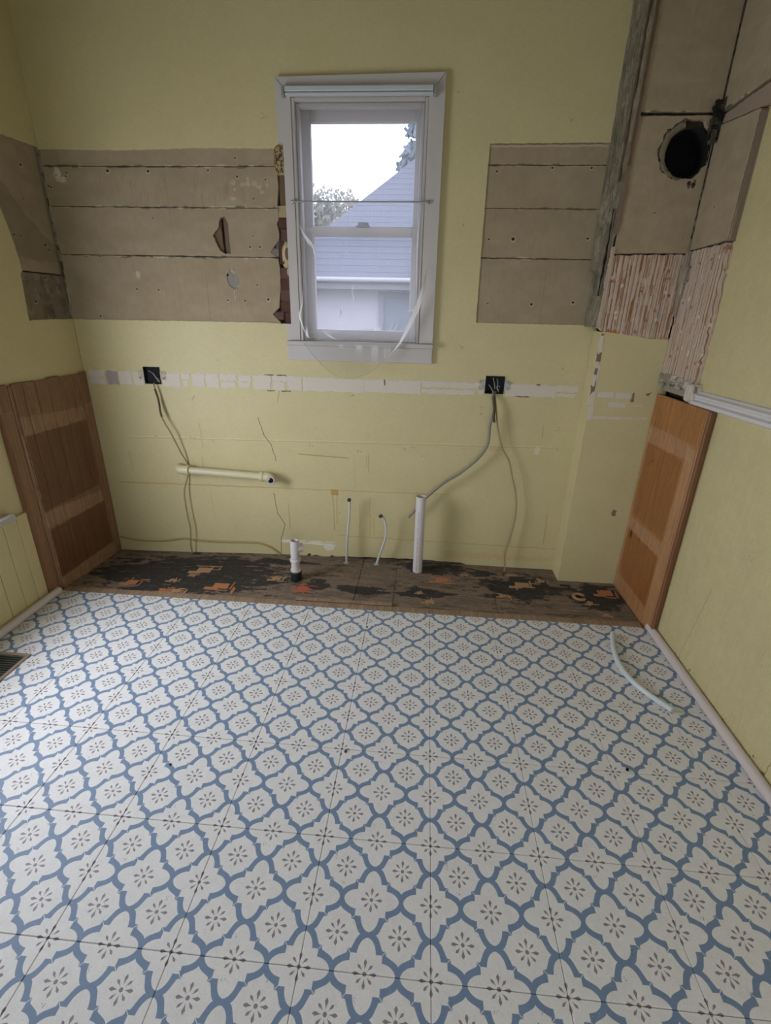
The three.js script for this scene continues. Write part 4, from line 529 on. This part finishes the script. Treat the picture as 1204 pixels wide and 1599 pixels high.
// ---------------------------------------------------------------- windows outside the frame, rear wall, ceiling
const pane2 = new THREE.MeshPhysicalMaterial({ transmission: 1, thickness: 0, roughness: 0, ior: 1.5 });
function sideWindow(name, o, stool) {
  const w = structure(name), { z0, z1, y0, y1 } = o, x = XL;
  for (const [a, b, c, d] of [[z0, z0 + 0.05, y0, y1], [z1 - 0.05, z1, y0, y1], [z0 + 0.051, z1 - 0.051, y0, y0 + 0.05], [z0 + 0.051, z1 - 0.051, y1 - 0.05, y1]]) part(w, 'frame', rbox(x - 0.12, x - 0.06, c, d, a, b, 0.003), M.white);
  part(w, 'jamb', box(x - 0.06, x - 0.001, y0 - 0.02, y1, z0 - 0.0015, z0 + 0.012), M.white); part(w, 'jamb', box(x - 0.06, x - 0.001, y0 - 0.02, y1, z1 - 0.012, z1 + 0.0015), M.white); part(w, 'head_jamb', box(x - 0.06, x - 0.001, y1 - 0.012, y1 + 0.0015, z0 + 0.0125, z1 - 0.0125), M.white);
  part(w, 'pane', box(x - 0.092, x - 0.089, y0 + 0.04, y1 - 0.04, z0 + 0.04, z1 - 0.04), pane2);
  if (stool) part(w, 'window_stool', rbox(x - 0.06, x + 0.05, 0.48, 0.512, -1.3, z1 + 0.12, 0.008), M.white);
  const yb = stool ? 0.513 : 0.0006; part(w, 'casing', rbox(x + 0.0005, x + 0.02, yb, y1 + 0.08, z0 - 0.085, z0 - 0.002, 0.003), M.white); part(w, 'casing', rbox(x + 0.0005, x + 0.02, yb, y1 + 0.08, z1 + 0.002, z1 + 0.085, 0.003), M.white); part(w, 'head_casing', rbox(x + 0.0005, x + 0.02, y1 + 0.002, y1 + 0.08, z0 - 0.001, z1 + 0.001, 0.003), M.white);
}
sideWindow('window_2', WL, true);
const rear = structure('wall_rear');
part(rear, 'wall_core', plate(rect(XL - 0.2, XR + 0.2, -0.25, YC + 0.1), [rect(WR.x0, WR.x1, WR.y0, WR.y1)], 0.18).translate(0, 0, ZR + 0.2), M.core);
part(rear, 'painted_plaster', uvPlane(plate(rect(XL, XR, -0.03, YC), [rect(WR.x0, WR.x1, WR.y0, WR.y1)], 0.015).translate(0, 0, ZR + 0.0155), 'x', 'y', 0, 1.4, 0, 1.4), M.paint);
{ const w = structure('window_3'), { x0, x1, y0, y1 } = WR, z = ZR + 0.08;  // rear window out of view, placed to light the right of the floor
  for (const [a, b, c, d] of [[x0, x0 + 0.05, y0, y1], [x1 - 0.05, x1, y0, y1], [x0 + 0.051, x1 - 0.051, y0, y0 + 0.05], [x0 + 0.051, x1 - 0.051, y1 - 0.05, y1]]) part(w, 'frame', rbox(a, b, c, d, z, z + 0.05, 0.003), M.white);
  part(w, 'pane', box(x0 + 0.04, x1 - 0.04, y0 + 0.04, y1 - 0.04, z + 0.024, z + 0.027), pane2); }
{ const c = structure('ceiling'); part(c, 'ceiling_board', box(XL - 0.2, XR + 0.2, YC, YC + 0.12, ZB - 0.25, ZR + 0.2), M.ceiling); }

// ---------------------------------------------------------------- bare wood panels where cabinets met the side walls
{
  const t = thing('wainscot', 'dark brown beadboard panel on the left wall, with pale outlines of removed cabinet shelves', 'wood panel', [XL, 0, -1.7]);
  const edges = [-1.4, -1.478, -1.5, -1.565, -1.645, -1.729, -1.814, -1.894, -1.975, -2.028];
  for (let i = 1; i < edges.length; i++) part(t, 'plank', uvPlane(rbox(XL + 0.003, XL + 0.0155, -0.03, 1.066 + 0.004 * Math.sin(i * 2.3), edges[i] + 0.0016, edges[i - 1] - 0.0016, 0.005), 'z', 'y', -2.03, -1.38, -0.05, 1.08).translate(-XL, 0, 1.7), M.panelL);
  part(t, 'backing', box(0.0008, 0.004, -0.03, 1.06, -0.328, 0.298), M.gap);
  part(t, 'edge_strip', rbox(0.0008, 0.0175, -0.015, 1.062, 0.2995, 0.307, 0.002), M.edgeWood);
  const u = thing('wainscot', 'orange-brown wood panel on the right wall below the chair rail, with pale cabinet outlines', 'wood panel', [XR, 0, -1.65]);
  const e2 = [-1.4325, -1.51, -1.7, -1.897];
  for (let i = 1; i < e2.length; i++) part(u, 'plank', uvPlane(rbox(RX, RX + 0.016, -0.03, 1.068, e2[i] + 0.0012, e2[i - 1] - 0.0012, 0.003), 'z', 'y', -1.92, -1.36, -0.05, 1.08).translate(-XR, 0, 1.65), M.panelR);
  part(u, 'bead', cyl([RX + 0.005 - XR, -0.02, 0.2225], [RX + 0.005 - XR, 1.068, 0.2225], 0.0055, 0.0055, 10), M.panelR);
  { const s = new THREE.Shape([[RX - XR + 0.001, 0.229], [-0.0005, 0.2175], [-0.0005, 0.236], [RX - XR + 0.003, 0.247], [RX - XR, 0.244]].map((p) => new THREE.Vector2(p[0], -p[1]))); part(u, 'edge_board', new THREE.ExtrudeGeometry(s, { depth: 1.086, bevelEnabled: false }).rotateX(-Math.PI / 2).translate(0, -0.02, 0), M.edgeWood); }
  part(u, 'furring', box(RX + 0.017 - XR, -0.001, -0.02, 1.045, -0.24, 0.2), M.gap);
}

// ---------------------------------------------------------------- electrical boxes and cables
function elecBox(x, y, w, label, dark, seed) {
  const b = thing('outlet_box', label, 'outlet box', [x, y, ZB]), r = rng(seed), h = 0.09, D = 0.02;
  part(b, 'box', merge(rbox(-w / 2, w / 2, h / 2 - 0.003, h / 2, -D, 0.006, 0.001), rbox(-w / 2, w / 2, -h / 2, -h / 2 + 0.003, -D, 0.006, 0.001), rbox(-w / 2, -w / 2 + 0.003, -h / 2, h / 2, -D, 0.006, 0.001), rbox(w / 2 - 0.003, w / 2, -h / 2, h / 2, -D, 0.006, 0.001), box(-w / 2 + 0.002, w / 2 - 0.002, -h / 2 + 0.002, h / 2 - 0.002, -D, -D + 0.003)), M.black);
  for (const s of [-1, 1]) {
    const cx = s * (w / 2 + 0.017), ring = (dy, rr) => new THREE.TorusGeometry(rr, 0.0028, 6, 16).scale(1, 1, 0.6).translate(cx + s * 0.005, dy, 0.0035);
    part(b, 'mounting_ear', merge(ring(0.014, 0.009), ring(-0.012, 0.009), rbox(cx - 0.012, cx + 0.006, -0.006, 0.01, 0.0022, 0.005, 0.001), rbox(cx - s * 0.012 - 0.004, cx - s * 0.012 + 0.004, -0.022, 0.024, 0.0022, 0.005, 0.001)), dark ? M.zinc : M.chip);
    part(b, 'screw', new THREE.SphereGeometry(0.0035, 10, 8).scale(1, 1, 0.6).translate(cx + s * 0.005, -0.012, 0.005), dark ? M.chip : M.rust);
  }
  const wires = dark ? [[[-0.03, 0.0, -0.006], [-0.02, -0.012, 0.0], [-0.008, -0.03, 0.004], [0.002, -0.042, 0.006]], [[0.01, 0.03, -0.01], [0.016, 0.01, -0.004], [0.013, -0.015, 0], [0.024, -0.035, 0.002]], [[-0.01, 0.035, -0.012], [-0.002, 0.008, -0.006], [0.004, -0.02, 0.0]], [[0.03, -0.012, -0.006], [0.02, -0.004, 0], [0.014, -0.014, 0.002], [0.024, -0.024, 0]]] : [[[-0.025, 0.025, -0.012], [0.0, 0.012, -0.004], [0.02, -0.012, 0.004], [0.034, -0.032, 0.006]], [[0.0, 0.015, -0.01], [0.018, -0.006, 0.0], [0.028, -0.03, 0.005]], [[0.02, -0.01, 0.0], [0.034, -0.02, 0.005], [0.04, -0.036, 0.006]]];
  for (const p of wires) part(b, 'wire', tube(p, 0.0016, 20, 6), M.copper);
  void r; return b;
}
elecBox(-1.584, 1.058, 0.092, 'black outlet box with white mounting ears, near the left wood panel', false, 1);
elecBox(0.285, 1.066, 0.098, 'black outlet box with grey metal ears and loose wires, right of the window', true, 2);
{ const c = thing('cable', 'brown cable hanging from the left outlet box behind the cream pipe to the floor', 'cable');
  part(c, 'sheath', tube([[-1.575, 1.02, -2.02], [-1.57, 1.006, -2.006], [-1.561, 0.958, -2.008], [-1.557, 0.905, -2.01], [-1.55, 0.85, -1.995], [-1.528, 0.801, -1.985], [-1.502, 0.747, -1.985], [-1.466, 0.628, -2.0], [-1.448, 0.559, -2.022], [-1.454, 0.488, -2.018], [-1.479, 0.39, -1.995], [-1.478, 0.257, -1.99], [-1.471, 0.155, -1.99], [-1.485, 0.05, -1.995], [-1.487, 0.0, -2.0], [-1.485, -0.018, -2.0]], 0.0042, 120), M.sheath);
  part(c, 'bare_end', tube([[-1.566, 0.99, -2.001], [-1.556, 0.93, -2.003], [-1.548, 0.87, -1.99], [-1.54, 0.84, -1.982]], 0.0055, 30), M.sheathDark); }
single('cable', tube([[-1.955, 0.06, -2.022], [-1.9, 0.046, -2.023], [-1.812, 0.039, -2.023], [-1.677, 0.045, -2.023], [-1.54, 0.069, -2.023], [-1.458, 0.062, -2.023], [-1.293, 0.061, -2.023], [-1.08, 0.068, -2.023], [-1.0, 0.048, -2.022], [-0.955, 0.02, -2.02], [-0.925, -0.006, -2.018]], 0.0055, 100), M.loopCable, 'yellowed cable running low along the foot of the back wall', 'cable');
{ const c = thing('cable', 'thick grey cable from the right outlet box, its cut end passing behind the standpipe', 'cable');
  part(c, 'sheath', tube([[0.283, 1.03, -2.035], [0.281, 1.01, -2.01], [0.291, 0.938, -1.99], [0.277, 0.865, -1.985], [0.274, 0.759, -1.98], [0.231, 0.68, -1.98], [0.148, 0.597, -1.98], [0.053, 0.527, -1.98], [-0.035, 0.44, -1.983], [-0.094, 0.36, -1.986], [-0.137, 0.306, -1.988]], 0.0068, 120), M.greyCable);
  part(c, 'dark_wrap', tube([[0.281, 1.01, -2.004], [0.29, 0.95, -1.985], [0.289, 0.91, -1.98], [0.296, 0.88, -1.978]], 0.0075, 30), M.sheathDark); }
single('cable', tube([[0.295, 1.03, -2.035], [0.292, 1.01, -2.012], [0.304, 0.935, -1.996], [0.321, 0.847, -1.992], [0.355, 0.742, -1.992], [0.401, 0.666, -1.99], [0.43, 0.572, -1.99], [0.461, 0.475, -1.99], [0.474, 0.357, -1.99], [0.461, 0.217, -1.99], [0.441, 0.107, -1.985], [0.447, 0.04, -1.98], [0.447, -0.008, -1.975]], 0.004, 140), M.sheath, 'thin grey-brown cable hanging from the right outlet box down to the floor', 'cable');

// ---------------------------------------------------------------- plumbing
{ const p = thing('drain_pipe', 'cream painted horizontal pipe with an elbow at each end, on the back wall', 'pipe', [-1.2, 0.52, -1.985]);
  const R = 0.0215, a = [-0.24, 0.013, 0], b = [0.225, -0.006, 0];
  part(p, 'pipe', cyl(a, b, R, R, 28), M.creamPipe);
  const elbow = (pts, r) => tube(pts, r, 24, 24);
  part(p, 'elbow', merge(elbow([[-0.236, 0.013, 0], [-0.27, 0.0145, 0.0], [-0.288, 0.015, -0.012], [-0.292, 0.015, -0.044]], R + 0.006), cyl([-0.236, 0.013, 0], [-0.222, 0.0125, 0], R + 0.0095, R + 0.0095, 28)), M.creamPipe);
  part(p, 'elbow', merge(elbow([[0.215, -0.0055, 0], [0.245, -0.007, 0.0], [0.262, -0.01, 0.012], [0.268, -0.014, 0.032]], R + 0.005), cyl([0.195, -0.005, 0], [0.215, -0.0055, 0], R + 0.0085, R + 0.0085, 28)), M.creamPipe);
  const o = [0.2685, -0.0145, 0.033]; part(p, 'rim', new THREE.TorusGeometry(0.021, 0.0055, 10, 30).translate(...o).translate(0, 0, 0), M.whiteOld, 'worn grey rim of the open end'); part(p, 'opening', new THREE.CircleGeometry(0.0195, 26).translate(o[0], o[1], o[2] + 0.002), M.innerShade); }
{ const p = thing('standpipe', 'tall white plastic standpipe with reddish printing, standing open in the old floor', 'pipe', [-0.07, -0.008, -1.915]);
  const r0 = 0.0275, h = 0.474; const pg = lathe([[0.0235, h - 0.09], [0.0235, h], [r0 - 0.001, h], [r0, h - 0.002], [r0, 0]], [0, 0, 0], 48); for (let i = 0; i < pg.attributes.uv.count; i++) pg.attributes.uv.setY(i, pg.attributes.position.getY(i) / h); part(p, 'pipe', pg, M.pvcPrinted);
  part(p, 'bore', new THREE.CircleGeometry(0.0235, 32).rotateX(-Math.PI / 2).translate(0, h - 0.088, 0), M.innerShade); }
{ const p = thing('drain_stub', 'short white plastic drain stub with a side branch, seated in a black rubber coupling', 'pipe', [-0.752, -0.007, -1.735]);
  part(p, 'coupling', lathe([[0.0, 0.0], [0.031, 0.0], [0.032, 0.012], [0.03, 0.014], [0.03, 0.042], [0.0315, 0.045], [0.0315, 0.056], [0.024, 0.058]], [0, 0, 0]), M.rubber);
  part(p, 'adapter', lathe([[0.02, 0.056], [0.0285, 0.057], [0.0295, 0.062], [0.0285, 0.072], [0.0235, 0.075], [0.0235, 0.116], [0.03, 0.119], [0.03, 0.133], [0.024, 0.137]], [0, 0, 0]), M.pvc);
  part(p, 'tee', merge(lathe([[0.022, 0.136], [0.0245, 0.14], [0.0245, 0.246], [0.0185, 0.247], [0.0185, 0.2]], [0, 0, 0]), cyl([0.005, 0.195, -0.003], [0.036, 0.195, -0.022], 0.0225, 0.0245, 26)), M.pvc);
  part(p, 'bore', new THREE.CircleGeometry(0.0187, 24).rotateX(-Math.PI / 2).translate(0, 0.203, 0), M.rust); part(p, 'branch_opening', new THREE.CircleGeometry(0.0185, 24).applyQuaternion(new THREE.Quaternion().setFromUnitVectors(new THREE.Vector3(0, 0, 1), new THREE.Vector3(0.85, 0, -0.52).normalize())).translate(0.0365, 0.195, -0.0223), M.innerShade); }
function supply(label, pts, tip) {
  const p = thing('supply_tube', label, 'pipe', [pts[0][0], sag(pts[0][0], pts[0][2]), pts[0][2]]), q = pts.map((v) => [v[0] - pts[0][0], v[1], v[2] - pts[0][2]]);
  part(p, 'tube', tube(q, 0.0072, 50, 14), M.pex); part(p, 'flange', lathe([[0, 0.004], [0.016, 0.003], [0.018, 0], [0.018, -0.001]], [0, 0.0015, 0]), M.zinc);
  const e = new THREE.Vector3(...q[q.length - 1]), d = new THREE.Vector3(...tip).normalize(); part(p, 'open_end', cyl(e.clone().addScaledVector(d, -0.004).toArray(), e.clone().addScaledVector(d, 0.016).toArray(), 0.0098, 0.0102, 18), M.rubber);
}
supply('straight white supply tube with a black open end, left of the curved one', [[-0.501, 0, -1.962], [-0.497, 0.14, -1.966], [-0.484, 0.3, -1.968], [-0.48, 0.39, -1.966], [-0.479, 0.412, -1.958], [-0.478, 0.418, -1.948]], [0, 0.25, 1]);
supply('curved white supply tube with a black open end, left of the standpipe', [[-0.318, 0, -1.966], [-0.306, 0.05, -1.966], [-0.275, 0.15, -1.964], [-0.264, 0.22, -1.96], [-0.272, 0.29, -1.955], [-0.288, 0.325, -1.948], [-0.294, 0.332, -1.938]], [-0.2, 0.25, 1]);
single('hose', tube([[0.872, 0.0125, -1.385], [0.838, 0.0125, -1.275], [0.822, 0.0125, -1.165], [0.834, 0.0125, -1.065], [0.873, 0.0125, -0.982], [0.93, 0.0125, -0.903]], 0.0115, 70, 16), M.hose, 'curved piece of pale clear hose lying on the patterned floor', 'hose');
single('loose_ring', new THREE.TorusGeometry(0.03, 0.009, 10, 28, 5.2).scale(1, 1, 0.7).rotateX(-Math.PI / 2).rotateY(0.4).translate(0.812, 0.0015, -1.72), M.scrapB, 'curled tan ring of torn flooring lying on the old dark floor', 'scrap');
single('wood_strip', uvPlane(rbox(-0.7, -0.192, 0.0036, 0.0125, -1.531, -1.509, 0.002), 'x', 'z', -0.7, 0.5, -1.53, -1.23), M.bareWood, 'thin loose wood strip along the front edge of the old floor', 'wood strip');
{ const g = thing('floor_register', 'brown framed floor register with dark slats beside the left wall', 'floor register', [-1.81, 0, -0.78]);
  for (const [a, b, c, d] of [[-0.09, 0.09, -0.182, -0.166], [-0.09, 0.09, 0.166, 0.182], [0.074, 0.09, -0.1655, 0.1655], [-0.09, -0.074, -0.1655, 0.1655]]) part(g, 'frame', rbox(a, b, 0.0003, 0.006, c, d, 0.002), M.registerFrame);
  for (let i = 0; i < 25; i++) part(g, 'slat', rbox(-0.0735, 0.0735, 0.001, 0.004, -0.162 + i * 0.013, -0.155 + i * 0.013, 0.001), M.registerSlat);
  part(g, 'shade_tray', box(-0.0735, 0.0735, 0.0003, 0.0008, -0.165, 0.165), M.innerShade); }  // flat black tray, painted as the shade below the slats
{ const r = rng(15); for (const [x, z, s] of [[0.66, -0.62, 0.0045], [0.32, -1.2, 0.003], [-0.29, -0.6, 0.0035], [-0.6, -0.58, 0.0025], [0.93, -1.32, 0.003], [-0.3, -1.32, 0.003], [-0.27, -1.02, 0.003], [-0.86, -0.49, 0.003]]) { single('crumb', lump(-s, s, 0, s * 0.9, -s * 0.8, s * 0.8, Math.floor(r() * 1e5), s * 0.25).rotateY(r() * 3).translate(x, 0.0006, z), M.gap, 'small dark crumb of debris lying on the patterned floor', 'debris', 'dark crumbs on the patterned floor'); } }

// ---------------------------------------------------------------- outside the window
{ const g = structure('ground'); part(g, 'lawn', box(-40, 40, -1.2, -0.95, -60, 20), std({ color: lin(0.06, 0.075, 0.035), roughness: 1 })); }
{
  const h = thing('neighbor_house', 'pale neighbouring house with a grey hipped shingle roof, seen through the window', 'house', [1.5, -0.95, -9]);
  const ox = -1.5, oy = 0.95, oz = 9, mv = (g) => g.translate(ox, oy, oz), wall = std({ color: lin(0.38, 0.36, 0.38), roughness: 0.9 }), roof = std({ color: lin(0.085, 0.092, 0.115), roughness: 0.9, bumpMap: grainBump, bumpScale: 0.01 }), roof2 = std({ color: lin(0.09, 0.098, 0.121), roughness: 0.9, bumpMap: grainBump, bumpScale: 0.01 });
  part(h, 'wall', mv(box(-2.33, 6, -0.95, 1.9, -13, -7.75)), wall);
  part(h, 'fascia', mv(rbox(-2.63, 6.3, 1.74, 1.86, -7.44, -7.415, 0.004)), std({ color: lin(0.16, 0.155, 0.17), roughness: 0.6 })); part(h, 'soffit', mv(box(-2.6, 6.3, 1.74, 1.75, -7.75, -7.45)), wall); part(h, 'gutter', mv(cyl([-2.66, 1.865, -7.37], [6.3, 1.875, -7.37], 0.035, 0.035, 12)), std({ color: lin(0.3, 0.29, 0.3), roughness: 0.5 }));
  const t = 0.94, top = 3.2, quad = (pts) => { const g = new THREE.BufferGeometry().setFromPoints(pts.map((p) => new THREE.Vector3(...p))); g.setIndex(pts.length === 4 ? [0, 1, 2, 0, 2, 3] : [0, 1, 2]); g.computeVertexNormals(); g.setAttribute('uv', new THREE.Float32BufferAttribute(pts.flatMap((p) => [p[0], p[1]]), 2)); return plain(g); };
  part(h, 'roof_deck', mv(merge(quad([[-2.63, 1.87, -7.4], [6.3, 1.87, -7.4], [6.3 - top, 1.87 + t * top, -7.4 - top], [-2.63 + top, 1.87 + t * top, -7.4 - top]]), quad([[-2.63, 1.87, -13.8], [-2.63, 1.87, -7.4], [-2.63 + top, 1.87 + t * top, -7.4 - top]]))), roof);
  for (let i = 0; i < 30; i++) { const s0 = i * 0.104, g = plate([[-2.62 + s0, 0], [6.2 - s0, 0], [6.2 - s0 - 0.104, 0.15], [-2.62 + s0 + 0.104, 0.15]], [], 0.004).rotateX(-Math.PI / 2 + Math.atan(t) - 0.025).translate(0, 1.885 + t * s0, -7.4 - s0); part(h, 'shingle_course', mv(g), i % 2 ? roof : roof2); }
  const f = part(h, 'window', mv(merge(rbox(-0.86, -0.79, 0.2, 1.72, -7.74, -7.7, 0.004), rbox(0.35, 0.42, 0.2, 1.72, -7.74, -7.7, 0.004), rbox(-0.79, 0.35, 1.64, 1.72, -7.74, -7.7, 0.004), rbox(-0.79, 0.35, 0.2, 0.27, -7.74, -7.7, 0.004))), std({ color: lin(0.17, 0.17, 0.19), roughness: 0.6 })); part(f, 'pane', mv(box(-0.79, 0.35, 0.27, 1.64, -7.748, -7.735)), std({ color: lin(0.15, 0.175, 0.2), roughness: 0.25 }));
}
function leafTree(label, x, z, h, spread, seed, leafCol, n) {
  const t = thing('tree', label, 'tree', [x, -0.95, z], 'trees beyond the neighbouring roof'), r = rng(seed), br = [], lf = [];
  br.push(cyl([0, 0, 0], [0, h * 0.75, 0], 0.14, 0.05, 8));
  const leaf = new THREE.PlaneGeometry(0.075, 0.12); let k = 0;
  for (let i = 0; i < 26; i++) { const y = h * (0.3 + 0.5 * r()), a = r() * 6.28, l = spread * (0.4 + 0.6 * r()), e = [Math.cos(a) * l, Math.min(h, y + l * (0.6 + 0.9 * r())), Math.sin(a) * l]; br.push(cyl([0, y, 0], e, 0.035, 0.008, 5)); for (let j = 0; j < n; j++) { const q = 0.25 + 0.8 * r(), o = 0.5; lf.push(leaf.clone().rotateX(r() * 6).rotateY(r() * 6).translate(e[0] * q + (r() - 0.5) * o, y + (e[1] - y) * q + (r() - 0.5) * o, e[2] * q + (r() - 0.5) * o)); k++; } }
  part(t, 'trunk', merge(br), std({ color: lin(0.1, 0.09, 0.08), roughness: 0.9 })); const f = part(t, 'foliage', merge(lf), new THREE.MeshPhysicalMaterial({ color: leafCol, roughness: 0.95, transmission: 0.4, thickness: 0, side: THREE.DoubleSide })); f.userData.kind = 'stuff';
}
leafTree('leftmost pale yellow-green tree beyond the neighbouring roof', -3.75, -16.2, 6.2, 0.95, 1, lin(0.26, 0.25, 0.18), 170);
leafTree('sparse tree in the middle of those beyond the neighbouring roof', -3.4, -19.4, 6.9, 1.0, 2, lin(0.26, 0.26, 0.2), 170);
leafTree('yellowish tree just left of the neighbouring roof slope', -3.0, -22.8, 7.9, 1.25, 3, lin(0.3, 0.27, 0.2), 200);
{ const t = thing('conifer', 'dark conifer rising behind the right side of the neighbouring roof', 'tree', [-0.05, -0.95, -16.6]), r = rng(8), br = [cyl([0, 0, 0], [0, 10, 0], 0.2, 0.03, 8)], nd = [];
  for (let i = 0; i < 150; i++) { const y = 2 + 7.8 * i / 150, l = 2.1 * (1 - (y - 2) / 10) * (0.7 + 0.5 * r()), a = i * 2.4 + r(), e = [Math.cos(a) * l, y - l * 0.25, Math.sin(a) * l]; br.push(cyl([0, y, 0], e, 0.02, 0.005, 4)); for (let j = 0; j < 70; j++) { const q = 0.1 + 0.95 * r(); nd.push(new THREE.PlaneGeometry(0.08, 0.32).rotateZ((r() - 0.5) * 2).rotateY(r() * 6).translate(e[0] * q + (r() - 0.5) * 0.16, y + (e[1] - y) * q - 0.08 * r(), e[2] * q + (r() - 0.5) * 0.16)); } }
  part(t, 'trunk', merge(br), std({ color: lin(0.08, 0.06, 0.05), roughness: 0.9 })); const f = part(t, 'needles', merge(nd), std({ color: lin(0.17, 0.2, 0.22), roughness: 1, side: THREE.DoubleSide })); f.userData.kind = 'stuff'; }

renderer.render(scene, camera);
